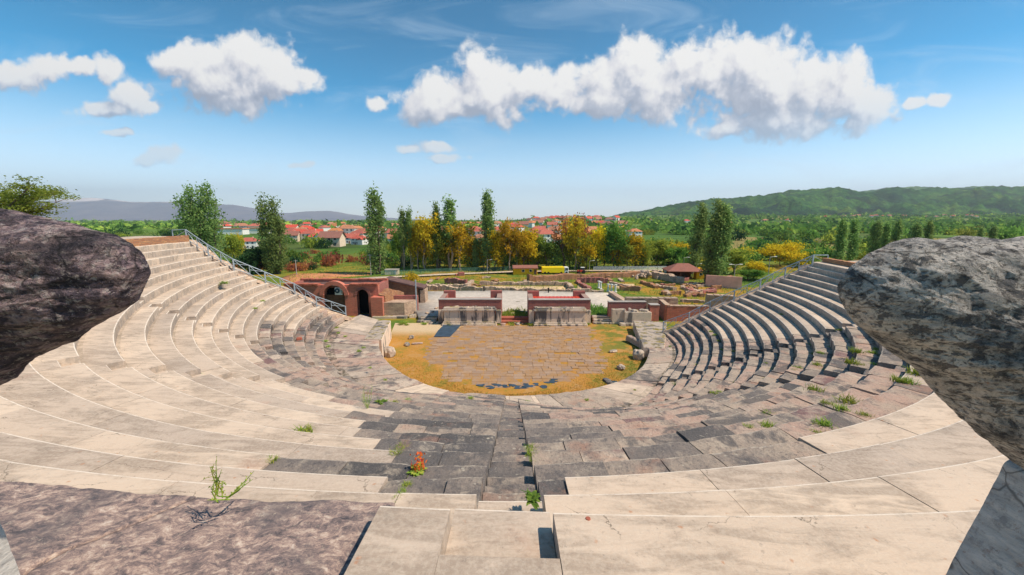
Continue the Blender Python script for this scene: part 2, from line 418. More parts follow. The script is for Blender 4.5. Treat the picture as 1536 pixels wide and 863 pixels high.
ng.interface.new_socket('P', in_out='INPUT', socket_type='NodeSocketVector')
ng.interface.new_socket('W', in_out='OUTPUT', socket_type='NodeSocketFloat')
G = NT(ng); gi = G.n('NodeGroupInput'); go = G.n('NodeGroupOutput')
P = gi.outputs[0]
wz = G.noise(P, 9.0, 3, .5, out=1, dims='2D')
Pw = G.vmath('ADD', P, G.vmath('MULTIPLY', G.vmath('SUBTRACT', wz, (.5, .5, .5)), (.05, .035, 0)))
best = None
for (x, y, rx, ry) in CL:
    u, v = uv_of(x, y)
    q = G.vmath('MULTIPLY', G.vmath('SUBTRACT', Pw, (u, v, 0)), (FPX / rx, FPX / ry, 0))
    L = G.vmath('LENGTH', q, out=1)
    best = L if best is None else G.n('ShaderNodeMath', {0: best, 1: L, 2: .28}, operation='SMOOTH_MIN').outputs[0]
body = G.math('SUBTRACT', 1.0, G.math('MINIMUM', best, 3.0))
n1 = G.noise(P, 12, 11, .62, .1, dims='2D')
n2 = G.voro(G.vmath('ADD', P, G.vmath('MULTIPLY', wz, (.05, .05, 0))), 17, out=0)
n3 = G.voro(G.vmath('ADD', P, G.vmath('MULTIPLY', G.noise(P, 30, 3, .5, out=1, dims='2D'), (.03, .03, 0))), 42, out=0)
W = G.math('ADD', G.math('ADD', body, .20), G.math('MULTIPLY', G.math('SUBTRACT', n1, .47), 1.25))
W = G.math('ADD', W, G.math('MULTIPLY', G.math('SUBTRACT', .42, n2), .55))
W = G.math('ADD', W, G.math('MULTIPLY', G.math('SUBTRACT', .42, n3), .26))
n4 = G.noise(P, 48, 7, .65, .4, dims='2D')
W = G.math('ADD', W, G.math('MULTIPLY', G.math('SUBTRACT', n4, .5), .50))
ng.links.new(W, go.inputs[0])
gen = g.n('ShaderNodeTexCoord').outputs['Generated']
sx = g.n('ShaderNodeSeparateXYZ', {0: gen})
yy = g.math('MAXIMUM', sx.outputs[1], .05)
uvv = g.n('ShaderNodeCombineXYZ', {0: g.math('DIVIDE', sx.outputs[0], yy), 1: g.math('DIVIDE', sx.outputs[2], yy), 2: 0.0}).outputs[0]
def field(off):
    nd = wt.nodes.new('ShaderNodeGroup'); nd.node_tree = ng
    wt.links.new(g.vmath('ADD', uvv, off), nd.inputs[0]); return nd.outputs[0]
w0 = field((0, 0, 0)); w1 = field((.036, .040, 0)); w2 = field((.012, .014, 0)); w3 = field((.022, .085, 0))
front = g.map(sx.outputs[1], .06, .2)
alpha = g.math('MULTIPLY', g.map(w0, -.14, .46), front)
alpha = g.math('MULTIPLY', alpha, g.map(sx.outputs[2], .06, .24, .40, 1.0))
lit = g.math('SUBTRACT', w0, w1)
thick = g.map(w0, .2, 1.2)
shade = g.math('ADD', g.math('ADD', g.math('MULTIPLY', lit, .40), g.math('MULTIPLY', g.math('SUBTRACT', w0, w2), .34)), g.math('SUBTRACT', .62, g.math('MULTIPLY', g.map(w3, .1, 1.1), .34)), clamp=True)
ccol = g.ramp(shade, [(.05, (.36, .41, .52)), (.32, (.50, .54, .64)), (.58, (.82, .81, .84)), (.84, (1.0, .98, .95))])
sky = g.n('ShaderNodeTexSky', sky_type='NISHITA', sun_disc=False, sun_elevation=SUN_EL, sun_rotation=SUN_AZ, altitude=600, air_density=1.0, dust_density=.35, ozone_density=2.2)
skyc = g.n('ShaderNodeHueSaturation', {'Hue': .484, 'Saturation': g.map(sx.outputs[2], .0, .30, .66, 1.62), 'Value': g.map(sx.outputs[2], .02, .45, .95, .52), 'Fac': 1.0, 'Color': g.mix(g.map(sx.outputs[2], .0, .2), g.mix(1.0, sky.outputs[0], (.84, .96, 1.16, 1), 'MULTIPLY'), sky.outputs[0])}).outputs[0]
CS = 4.3
cc = g.vmath('MULTIPLY', ccol, (CS, CS, CS))
cir = g.map(g.noise(g.scale(uvv, (1.2, 5.5, 1)), 2.2, 7, .6, .6, dims='2D'), .50, .85, 0, .28)
cir = g.math('MULTIPLY', cir, front)
skyc = g.mix(cir, skyc, (3.6, 4.2, 4.8))
skyc = g.mix(alpha, skyc, cc)
bg = g.n('ShaderNodeBackground', {'Color': skyc, 'Strength': .15})
wo = g.n('ShaderNodeOutputWorld'); wt.links.new(bg.outputs[0], wo.inputs[0])
world.cycles.sampling_method = 'MANUAL'; world.cycles.sample_map_resolution = 512
# ================================================================ the seating's survey: radius of every row by bearing from the orchestra
CY = 29.5; RISE = .42; NROW = 19
SOL = np.array([22.032,-7.271,-1.072,1.428,.362,.26,-.04,-.296,.019,-7.917,-1.431,.247,-.616,.554,-.334,.235,-.438,.4,.374,.34,-.128,.164,.055,-.326,.395,-1.286,.716])
def basis(ph):
    return np.stack([np.ones_like(ph)] + [f(j * ph) for j in (1, 2, 3, 4) for f in (np.cos, np.sin)], -1)
RIMP = np.array([-2.29,-1.91,-1.59,-1.42,-1.11,-.94,-.62,-.38,-.2,.05,.31,.81,1.29,1.48,1.79,2.01,2.39])
RIMR = np.array([16.84,12.24,10.02,8.94,7.63,7.32,6.43,5.97,5.85,5.7,5.67,6.28,8.04,9.47,11.67,13.84,20.9])
RPOLY = np.polyfit(RIMP, RIMR, 7)
def rim(ph): return np.polyval(RPOLY, ph)
def Rk(k, ph):
    ph = np.asarray(ph, float); B = basis(ph)
    kk = np.maximum(k, -1)
    r = B @ SOL[:9] + (kk - 9) / 10 * (B @ SOL[9:18]) + np.exp(-(kk + 1) / 2) * (B @ SOL[18:])
    if k < -1: r = r + 7.0
    return np.maximum(r, rim(ph) + .55 + .25 * (18 - k)) if k >= 14 else r
def P2(r, ph): return r * np.sin(ph), CY - r * np.cos(ph)
def Zk(k, X): return 9.3 - RISE * k - .04 * X
def ph_at(x, y, k):
    d = ray(x, y); z0 = -3.1 - RISE * k; t = z0 / (d[2] + .04 * d[0])
    return math.atan2(d[0] * t, CY - d[1] * t)
ENDL = [-1.81,-1.815,-1.82,-1.825,-1.83,-1.84,-1.85,-1.855,-1.88,-1.92,-1.95,-1.98,-2.0,-2.015,-2.03,-2.045,-2.07,-2.1,-2.14]
ENDR = [1.81,1.83,1.85,1.86,1.87,1.88,1.895,1.91,1.925,1.95,1.97,1.99,2.01,2.03,2.045,2.06,2.08,2.11,2.14]
def end(k, side):
    L = ENDL if side < 0 else ENDR
    return L[min(max(k, 0), 18)]
STAIRS = [(-1.235, .85), (-.645, .85), (0.0, .80), (.735, .85), (1.215, .85)]
LB = {1: (605, 708), 2: (412, 688), 3: (600, 675), 4: (576, 655), 5: (545, 640), 6: (556, 625), 7: (532, 615), 8: (610, 602), 9: (540, 578), 10: (505, 556), 11: (473, 530), 12: (465, 512)}
LBP = {k: ph_at(x, y, k) for k, (x, y) in LB.items()}
RB = {1: .03, 2: ph_at(1205, 656, 2), 3: ph_at(1404, 583, 3), 4: 1.06, 5: 1.2, 6: 1.24, 7: 1.24, 8: 1.3, 9: 1.32, 10: 1.36, 11: 1.42, 12: 1.5, 13: 1.62}
def is_white(k, ph):
    if k <= 0: return True
    if ph < 0:
        b = LBP.get(k, -1.72 if k < 16 else -9)
        return ph < b
    return ph > RB.get(k, 9)

class Blocks:
    def __init__(s): s.V = []; s.F = []; s.R = []; s.O = []; s.N = []; s.n = 0
    def add(s, rings, rnd, old, notch=False):
        """rings: (nphi, nprof, 3) closed below"""
        a, b = rings.shape[:2]
        s.V.append(rings.reshape(-1, 3)); base = s.n
        for i in range(a - 1):
            for j in range(b - 1):
                q = base + i * b + j
                s.F.append((q, q + b, q + b + 1, q + 1))
        nf = (a - 1) * (b - 1)
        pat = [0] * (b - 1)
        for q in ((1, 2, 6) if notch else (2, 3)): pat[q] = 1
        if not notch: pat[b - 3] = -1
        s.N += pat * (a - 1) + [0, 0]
        s.F.append(tuple(base + j for j in range(b))); s.F.append(tuple(base + (a - 1) * b + j for j in range(b - 1, -1, -1)))
        s.R += [rnd] * (nf + 2); s.O += [old] * (nf + 2); s.n += a * b
    def build(s, name, mat, parent):
        if not s.V: return None
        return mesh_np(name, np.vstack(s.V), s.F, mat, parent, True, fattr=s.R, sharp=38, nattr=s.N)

def block(store, fin, fout, ztop, drop, ph0, ph1, old, notch=0.0, nd=.45, step=.28, gap=.012, tilt=True, rnd=None, pro=0.0):
    rm = float(fin(np.array((ph0 + ph1) / 2))); L = abs(ph1 - ph0) * rm
    gp = gap / max(rm, 1)
    ph0, ph1 = ph0 + gp, ph1 - gp
    n = max(3, int(L / step) + 2)
    ph = np.linspace(ph0, ph1, n)
    ri, ro = fin(ph), fout(ph)
    X, Y = P2(ri, ph); zt = ztop(X)
    b = np.full(n, .028 if not old else .036)
    zoff = 0.0; sl = 0.0; fo = 0.0
    if old:
        b = b * (1 + .8 * np.array([mnoise.noise(Vector((x * 2, y * 2, z))) for x, y, z in zip(X, Y, zt)]))
        zoff = random.gauss(0, .016); sl = random.gauss(0, .01); fo = random.gauss(0, .02)
        b[0] *= 1.7; b[-1] *= 1.7
    else:
        zoff = random.gauss(0, .004); fo = random.gauss(0, .004)
    zt = zt + zoff
    ri = ri + fo
    dpt = ro - ri
    prof = []
    def pt(r, z):
        x, y = P2(r, ph); prof.append(np.stack([x, y, z], -1))
    if notch > 0:
        zn = zt - notch; d = np.minimum(nd, dpt * .55)
        pt(ri - pro, zt - drop); pt(ri - pro, zn - b * 1.2); pt(ri - pro + b * .3, zn - b * .3); pt(ri - pro + b * 1.2, zn)
        pt(ri + d * .6, zn - .006); pt(ri + d, zn); pt(ri + d + .004, zt - b); pt(ri + d + b, zt); pt(ri + d + (dpt - d) * .6, zt); pt(ro, zt)
    else:
        zb = zt + sl
        pt(ri, zt - drop); pt(ri, zt - drop * .5); pt(ri, zt - b * 1.25); pt(ri + b * .32, zt - b * .32); pt(ri + b * 1.25, zt)
        for t in ((.3, .55, .8) if dpt.mean() < 2 else (.1, .2, .3, .45, .6, .8)): pt(ri + dpt * t, zt + (zb - zt) * t)
        pt(ro, zb)
    pt(ro, zt - drop)
    R = np.stack(prof, 1)
    if old:
        q = R.reshape(-1, 3)
        nz = np.array([mnoise.fractal(Vector((x * 1.5, y * 1.5, z * 1.5)), 1, 2, 4) for x, y, z in q])
        nr = np.array([mnoise.fractal(Vector((x * 2.3 + 9, y * 2.3, z * 2.3 + 4)), 1, 2, 4) for x, y, z in q])
        dr = np.stack([np.sin(np.arctan2(q[:, 0], CY - q[:, 1])), -np.cos(np.arctan2(q[:, 0], CY - q[:, 1]))], -1)
        q = q.copy(); q[:, 2] += nz * .035; q[:, :2] += dr * (nr * .03)[:, None]
        R = q.reshape(R.shape)
    store.add(R, random.random() if rnd is None else rnd, old, notch > 0)

theatre = thing('ancient_theatre', 'ancient open-air stone theatre with curved rows of pale and weathered seats', 'theatre', (0, 0, 0))
stair_w = [Blocks() for _ in STAIRS]; stair_o = [Blocks() for _ in STAIRS]
core = MB()
for k in range(-1, NROW):
    fin = lambda p, k=k: Rk(k, p)
    fout = (lambda p, k=k: Rk(k - 1, p) + .07) if k > -1 else (lambda p: Rk(-1, p) + 5.5)
    zf = lambda X, k=k: Zk(k, X)
    e0, e1 = end(k, -1), end(k, 1)
    runs = []; cuts = []
    for i, (c, w) in enumerate(STAIRS):
        if k < 0 and c != 0: continue
        hw = w / 2 / float(Rk(k, np.array(c)))
        if c == 0 and k == -1: cuts.append((i, c - .022, c + .0145))
        elif c == 0: cuts.append((i, c - hw, c + hw * .9))
        else: cuts.append((i, c - hw, c + hw))
    spans = []; a = e0
    if k == -1: spans.append((e0, -.45, -1)); a = -.0470
    for (i, c0, c1) in cuts:
        if c0 < a: continue
        spans.append((a, c0, -1)); spans.append((c0, c1, i)); a = c1
    spans.append((a, e1, -1))
    for (s0, s1, si) in spans:
        if si >= 0:
            isold = not is_white(k, (s0 + s1) / 2) if abs(s0 + s1) > .2 else k > 0
            if si == 2 and k > 0: isold = True
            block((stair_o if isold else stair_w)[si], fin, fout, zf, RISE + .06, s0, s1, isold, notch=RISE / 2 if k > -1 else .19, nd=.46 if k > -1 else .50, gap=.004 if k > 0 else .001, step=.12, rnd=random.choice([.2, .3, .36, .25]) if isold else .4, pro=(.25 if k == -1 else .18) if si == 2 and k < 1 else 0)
            continue
        p = s0
        while p < s1 - 1e-6:
            w = is_white(k, p + .01)
            r = float(Rk(k, np.array(p)))
            L = (random.uniform(1.5, 2.6) if w else random.uniform(.75, 1.5))
            q = min(p + L / r, s1)
            for bd in (LBP.get(k), RB.get(k)):
                if bd is not None and p + .3 / r < bd < q: q = bd
            if s1 - q < .45 / r: q = s1
            if p == s0 and k == -1 and s0 > -.06: q = s1   # the slab beside the stair
            ctr = (p + q) / 2
            rnd = None
            if w: rnd = float(np.clip(.5 + [.0, .22, -.18, .12, -.26, .25, -.08, .2, -.22][(k + 1) % 9] + .25 * mnoise.noise(Vector((ctr * 3, k * 1.7, 0))) + random.gauss(0, .14), 0, 1))
            if k == -1 and -.06 < ctr < .06: rnd = .4
            if not w:
                x_, y_ = P2(r, ctr)
                cc_ = math.exp(-((ctr + .10) / .22) ** 2) * (1.0 if k < 10 else .5)
                rnd = float(np.clip((.50 + .22 * mnoise.noise(Vector((x_ * .22, y_ * .22, 4)))) * (1 - cc_) + .21 * cc_ + random.gauss(0, .12), .03, .99))
                if random.random() < .08: rnd = random.choice([.08, .14, .93, .98])
            if not runs or runs[-1][0] != w or p - runs[-1][2] > 1e-6: runs.append([w, Blocks(), q])
            runs[-1][2] = q
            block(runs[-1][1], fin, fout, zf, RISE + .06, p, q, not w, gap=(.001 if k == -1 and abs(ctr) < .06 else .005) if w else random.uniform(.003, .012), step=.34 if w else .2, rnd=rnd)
            p = q
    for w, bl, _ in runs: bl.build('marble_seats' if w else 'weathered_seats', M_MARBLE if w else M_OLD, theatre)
    # packing under the joints
    ph = np.linspace(e0 if k > -1 else -.045, e1, 160)
    ri, ro = Rk(k, ph) + .05, fout(ph) - .02
    xi, yi = P2(ri, ph); xo, yo = P2(ro, ph)
    zi = Zk(k, xi) - .075 - (.0 if k > -1 else .02); zo = Zk(k, xo) - .075
    sg = []
    for i, (c, w) in enumerate(STAIRS): sg.append(np.abs(ph - c) < (w / 2 + .5) / 20)
    dip = np.any(sg, axis=0) * .28
    V = np.concatenate([np.stack([xi, yi, zi - .5], -1), np.stack([xi, yi, zi - dip], -1), np.stack([xo, yo, zo - dip], -1)])
    n = len(ph)
    core.add(V, [(l * n + i, l * n + i + 1, (l + 1) * n + i + 1, (l + 1) * n + i) for l in (0, 1) for i in range(n - 1)])
core.build('joint_packing', M_MORTAR, theatre)
for i in range(len(STAIRS)):
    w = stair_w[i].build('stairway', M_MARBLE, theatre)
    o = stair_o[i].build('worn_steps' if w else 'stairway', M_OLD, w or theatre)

# lowest walkway round the orchestra with its retaining face
wruns = []
ZW = lambda X: 1.40 - .04 * X
p = -2.27
wh = [(-.95, -.66), (-.22, .26), (.86, 1.22), (-2.27, -2.0)]
while p < 2.36:
    r = float(rim(p)); q = min(p + random.uniform(.8, 1.5) / r, 2.36)
    for a, b_ in wh:
        for e in (a, b_):
            if p + .02 < e < q: q = e
    w = any(a <= (p + q) / 2 <= b_ for a, b_ in wh)
    if not wruns or wruns[-1][0] != w: wruns.append([w, Blocks()])
    block(wruns[-1][1], lambda t: rim(t), lambda t: np.maximum(Rk(18, t) + .07, rim(t) + .5), ZW, 1.9, p, q, not w, gap=.01, step=.25, rnd=None if w else random.uniform(.3, .95))
    p = q
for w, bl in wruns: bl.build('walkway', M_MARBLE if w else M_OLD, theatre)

# rough masonry that closes both ends of the seating
for side in (-1, 1):
    V = []; F = []
    ks = np.linspace(-1, 19.5, 60)
    for k in ks:
        ki = int(max(0, min(18, math.floor(k)))); ph = np.interp(k, range(19), ENDL if side < 0 else ENDR)
        if k > 18: ph += side * .05 * (k - 18)
        r = float(Rk(max(k, -1), np.array(ph)))
        x, y = P2(r, ph); tx, ty = math.cos(ph) * side, math.sin(ph) * side
        nz = mnoise.noise(Vector((k * .9, side * 3, 0)))
        zt = Zk(k, x) - .22 + .12 * nz
        wd = .9 + .3 * mnoise.noise(Vector((k * .6, side * 9, 2)))
        for (t, z) in ((-.35, zt), (.3, zt + .02), (wd, zt - .15), (wd + .12, zt * .5), (wd + .25, -.3)):
            V.append((x + tx * t, y + ty * t, z))
    V = np.array(V); nz = fbm(V, 1.1, 4); V[:, 2] += np.where(V[:, 2] > 0, nz * .10, 0); V[:, 0] += nz * .08
    m = 5
    for i in range(len(ks) - 1):
        for j in range(m - 1):
            q = i * m + j; f = (q, q + 1, q + m + 1, q + m); F.append(f if side > 0 else f[::-1])
    mesh_np('end_wall', V, F, M_RUBBLE, theatre, False, fattr=[random.random() for _ in F])

# parapets of brick rubble behind the top row
for side, e_out, e_in, zz in ((-1, -1.80, -1.2, .62), (1, 1.80, 1.25, .45)):
    mb = MB(); ph = np.linspace(e_in, e_out, 70)
    r0 = Rk(-1 if side > 0 else -1, ph) + (.9 if side > 0 else -.35); r1 = r0 + .6
    Q = []
    for rr, dz in ((r0, 0), (r0, 1), (r1, 1), (r1, 0)):
        x, y = P2(rr, ph)
        kz = Zk(-1, x) - .45 if side > 0 else Zk(0, x) - .1
        top = zz + (.42 if side > 0 else 0) + .05 * np.array([mnoise.noise(Vector((float(i) * 1.3, side, 0))) for i in range(70)])
        Q.append(np.stack([x, y, kz + dz * top], -1))
    V = np.concatenate(Q); n = 70
    F = []
    for l in range(3):
        for i in range(n - 1):
            f = (l * n + i, l * n + i + 1, (l + 1) * n + i + 1, (l + 1) * n + i); F.append(f)
    F += [(0, n, 2 * n, 3 * n), (n - 1, 2 * n - 1, 3 * n - 1, 4 * n - 1)]
    o = mesh_np('parapet_wall', V, F, M_RUST_RUBBLE, None, False, fattr=[random.random() for _ in F])
    tag(o, 'low wall of orange rubble above the top row of the left wing' if side < 0 else 'low wall of brown rubble above the top row of the right wing', 'wall')

# ---------------------------------------------------------------- the big weathered slabs at the near left
def slab(poly_px, z, thick, mat, name, label, seed, amp=.016):
    pts = np.array([at(x, y, z)[:2] for x, y in poly_px])
    c = pts.mean(0)
    n = len(pts); m = 44; ringsN = 30
    per = []
    for i in range(n):
        a, b = pts[i], pts[(i + 1) % n]
        for t in np.linspace(0, 1, m, endpoint=False): per.append(a + (b - a) * t)
    per = np.array(per); N_ = len(per)
    V = []
    for s_ in np.linspace(0, 1, ringsN) ** .8:
        q = c + (per - c) * max(s_, .002); V.append(np.column_stack([q, np.full(N_, z)]))
    V.append(np.column_stack([c + (per - c) * 1.006, np.full(N_, z - .05)])); V.append(np.column_stack([c + (per - c) * 1.0, np.full(N_, z - thick)]))
    V = np.vstack(V)
    h = fbm(V, 1.6, 6, seed); h2 = fbm(V, 5, 4, seed + 5)
    V[:, 2] += h * amp + h2 * amp * .35
    V[:, 0] += fbm(V, 2.5, 3, seed + 9) * .03; V[:, 1] += fbm(V, 2.5, 3, seed + 13) * .03
    L = ringsN + 2
    F = np.array([(l * N_ + i, l * N_ + (i + 1) % N_, (l + 1) * N_ + (i + 1) % N_, (l + 1) * N_ + i) for l in range(L - 1) for i in range(N_)])[:, ::-1]
    o = mesh_np(name, V, F, mat, None, True, fattr=np.full(len(F), .3))
    tag(o, label, 'slab'); return o
def f_slab(g):
    p = g.pos()
    wp = g.vmath('ADD', p, g.vmath('MULTIPLY', g.noise(p, 3, 4, out=1), (.3, .3, .3)))
    rot = g.n('ShaderNodeMapping', {'Vector': wp, 'Rotation': (0, 0, -.5), 'Scale': (1.0, 2.2, 2.2)}).outputs[0]
    n = g.noise(rot, 5.0, 12, .80, .3)
    col = g.ramp(n, [(.33, (.04, .04, .05)), (.43, (.14, .112, .112)), (.50, (.27, .195, .175)), (.56, (.44, .32, .26)), (.64, (.60, .51, .43)), (.74, (.32, .235, .20))])
    n2 = g.noise(p, 1.1, 5, .6)
    col = g.mix(g.map(n2, .48, .62, 0, .6), col, (.09, .085, .095))
    n3 = g.noise(p, 16, 7, .75)
    col = g.mix(g.map(n3, .56, .68, 0, .6), col, (.52, .43, .34))
    h = g.math('ADD', n, g.math('MULTIPLY', n3, .6))
    return {'col': col, 'normal': g.bump(h, .6, .02), 'rough': .9}
M_SLAB = material('dark_rough_slab', f_slab)
slab([(-260, 700), (0, 724), (100, 727), (205, 739), (292, 745), (205, 779), (110, 817), (40, 852), (-200, 960)], 9.60, .7, M_SLAB, 'dark_slab', 'dark rough stone slab at the bottom left, farther of the two', 1.0)
slab([(300, 746), (420, 752), (590, 755), (592, 762), (575, 800), (545, 850), (500, 930), (420, 1000), (-60, 960), (48, 856), (115, 821), (210, 783)], 9.58, .7, M_SLAB, 'dark_slab', 'dark purple-brown stone slab left of the white step cutout', 6.0)
mm = MB(); mm.prism([at(x, y, 9.2)[:2] for x, y in [(-900, 1100), (700, 1100), (600, 760), (300, 745), (-900, 690)]], 8.6, 8.86)
mm.build('joint_packing', M_MORTAR, theatre)

# ---------------------------------------------------------------- railings
def railing(side, label):
    t = thing('railing', label, 'railing')
    def foot(k):
        ph = np.interp(k, range(19), ENDL if side < 0 else ENDR) - side * .012
        if k > 18: ph += side * .03
        r = float(Rk(min(k, 18.9), np.array(ph))) + .25; x, y = P2(r, ph)
        return np.array([x, y, Zk(k, x) - .05])
    ks = [0, 3, 6, 9, 12, 15, 18.2]
    tops = []; bots = []
    for k in ks:
        f = foot(round(k)) if k < 18 else foot(k)
        mb = MB(); mb.box(f + (0, 0, .55), (.11, .09, 1.2), .3, .01); mb.build('post', M_METAL, t)
        tops.append(f + (0, 0, 1.12)); bots.append(f + (0, 0, .28))
    for i in range(len(ks) - 1):
        a, b, c, d = tops[i], tops[i + 1], bots[i], bots[i + 1]
        m1, m2 = (a + b) / 2, (c + d) / 2
        r_ = MB(); r_.tube(a, b, .035); r_.build('top_rail', M_METAL, t)
        r_ = MB(); r_.tube(c, d, .028); r_.build('bottom_rail', M_METAL, t)
        r_ = MB(); r_.tube(m1, m2, .03); r_.tube(a, m2, .026); r_.tube(m1, d, .026); r_.tube(a - (0, 0, .42), m1, .02); r_.tube(m1 - (0, 0, .4), b, .02)
        r_.build('brace', M_METAL, t)
    ph = (-1.81 if side < 0 else 1.81); f = foot(0)
    x, y = P2(float(Rk(0, np.array(ph))) + 2.2, ph); g_ = np.array([x, y, f[2] + 1.05])
    r_ = MB(); r_.tube(tops[0], g_, .03); r_.tube(tops[0] - (0, 0, .1), g_ - (0, 0, .75), .022); r_.tube(g_, g_ - (0, 0, 1.1), .04); r_.build('return_rail', M_METAL, t)
railing(-1, 'grey steel railing climbing the end of the left seating wing')
railing(1, 'grey steel railing climbing the end of the right seating wing')

# ---------------------------------------------------------------- the two rocks framing the view
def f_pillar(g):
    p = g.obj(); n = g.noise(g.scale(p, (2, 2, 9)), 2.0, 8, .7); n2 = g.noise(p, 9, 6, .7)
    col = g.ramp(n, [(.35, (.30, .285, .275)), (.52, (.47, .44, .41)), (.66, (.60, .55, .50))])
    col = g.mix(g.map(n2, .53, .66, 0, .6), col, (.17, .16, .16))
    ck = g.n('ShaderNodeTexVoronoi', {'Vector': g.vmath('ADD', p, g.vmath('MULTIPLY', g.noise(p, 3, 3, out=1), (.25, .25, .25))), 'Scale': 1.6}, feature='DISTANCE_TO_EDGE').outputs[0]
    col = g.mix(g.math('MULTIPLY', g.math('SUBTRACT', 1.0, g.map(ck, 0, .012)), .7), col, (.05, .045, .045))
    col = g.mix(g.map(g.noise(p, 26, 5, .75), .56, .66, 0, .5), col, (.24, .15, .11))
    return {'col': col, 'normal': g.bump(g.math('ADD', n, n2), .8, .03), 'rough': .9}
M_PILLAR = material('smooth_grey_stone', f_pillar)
def rock(name, label, outline, D, depth, mat, seed, amp=.10, pit=.10, fwd=.0, q=2.2, back=0.0, front=.7, rear=.25, ctr=(0, 0)):
    pts = np.array([atd(x, y, D) for x, y in outline])[:, [0, 2]]
    n = len(pts); per = []
    for i in range(n):                       # Catmull-Rom
        p0, p1, p2, p3 = pts[i - 1], pts[i], pts[(i + 1) % n], pts[(i + 2) % n]
        for t in np.linspace(0, 1, 26, endpoint=False):
            per.append(.5 * (2 * p1 + (p2 - p0) * t + (2 * p0 - 5 * p1 + 4 * p2 - p3) * t ** 2 + (3 * p1 - p0 - 3 * p2 + p3) * t ** 3))
    per = np.array(per); N_ = len(per); c = atd(ctr[0], ctr[1], D)[[0, 2]]
    rows = []; T = 120
    for t in np.linspace(-math.pi / 2, math.pi / 2, T):
        s_ = math.cos(t) ** (2 / q); dy = math.copysign(abs(math.sin(t)) ** (2 / q), math.sin(t)) * depth
        s_ = max(s_, .004)
        dy *= front if dy < 0 else rear
        q2 = c + (per - c) * s_
        rows.append(np.column_stack([q2[:, 0], D + fwd + dy + back * np.maximum(0, q2[:, 0] - per[:, 0].min() - 1.2), q2[:, 1]]))
    V = np.vstack(rows)
    C = np.array([c[0], D, c[1]])
    nrm = (V - C) / np.array([np.ptp(per[:, 0]) / 2, depth, np.ptp(per[:, 1]) / 2]); nrm /= np.linalg.norm(nrm, axis=1)[:, None] + 1e-6
    S = V * (3.0 / D); S[:, 2] *= 1.8; VS = V * (3.0 / D)
    a = fbm(S, 1.1, 4, seed) * amp + fbm(S, 3.6, 5, seed + 3) * amp * .6 - np.abs(fbm(S, 1.9, 4, seed + 31)) * amp * .7
    lay = np.array([mnoise.noise(Vector((p[0] * .3, p[1] * .3, p[2] * 4.2 + seed))) for p in VS]) * amp * .35
    pits = np.array([min(mnoise.voronoi(Vector((p[0] * 7 + .3 * mnoise.noise(Vector(p * 5)), p[1] * 7, p[2] * 10)))[0][0], .6) for p in VS])
    ptm = np.clip(fbm(VS, 1.7, 3, seed + 21) + .35, 0, 1)
    a = a - np.clip(.42 - pits, 0, 1) * ptm * pit + fbm(VS, 11, 3, seed + 7) * .012 * D / 3
    wsil = np.repeat(.22 + .78 * np.abs(np.sin(np.linspace(-math.pi / 2, math.pi / 2, T))) ** .8, N_)
    V = V + nrm * ((a + lay) * wsil)[:, None]
    F = np.array([(l * N_ + i, l * N_ + (i + 1) % N_, (l + 1) * N_ + (i + 1) % N_, (l + 1) * N_ + i) for l in range(T - 1) for i in range(N_)])
    V = V - C
    o = mesh_np(name, V, F, mat, None, True, fattr=np.full(len(F), .5)); o.location = C
    return tag(o, label, 'rock')
rock('boulder', 'large purple-grey boulder overhanging the seats at the left edge',
     [(222, 412), (216, 388), (196, 366), (150, 347), (100, 331), (50, 319), (0, 312), (-120, 306), (-260, 325), (-360, 420), (-360, 620), (-240, 700), (-120, 660), (-60, 622), (0, 578), (28, 558), (64, 534), (112, 508), (152, 486), (190, 462), (212, 440)], 1.75, .5, M_ROCK_DARK, 2.0, .055, .05, ctr=(-60, 435))
rock('boulder', 'large pale pitted boulder leaning in from the right edge',
     [(1260, 440), (1265, 413), (1283, 393), (1312, 374), (1348, 362), (1380, 357), (1397, 363), (1420, 358), (1455, 354), (1500, 360), (1560, 352), (1700, 365), (1840, 450), (1880, 560), (1840, 720), (1700, 770), (1580, 735), (1512, 690), (1470, 656), (1430, 614), (1400, 578), (1365, 549), (1335, 529), (1300, 501), (1274, 475)], 1.75, .5, M_ROCK_PALE, 8.0, .042, .085, ctr=(1560, 520))
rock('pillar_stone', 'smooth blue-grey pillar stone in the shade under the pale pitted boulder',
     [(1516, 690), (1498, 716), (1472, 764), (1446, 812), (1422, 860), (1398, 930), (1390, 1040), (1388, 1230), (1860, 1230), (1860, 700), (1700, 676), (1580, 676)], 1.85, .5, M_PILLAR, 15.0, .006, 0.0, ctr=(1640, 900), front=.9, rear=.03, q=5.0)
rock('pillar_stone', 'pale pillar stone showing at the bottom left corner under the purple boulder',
     [(0, 788), (14, 824), (30, 866), (44, 930), (50, 1040), (52, 1230), (-380, 1230), (-380, 700), (-180, 690), (-40, 720)], 1.85, .5, M_PILLAR, 25.0, .006, 0.0, ctr=(-160, 900), front=.9, rear=.03, q=5.0)
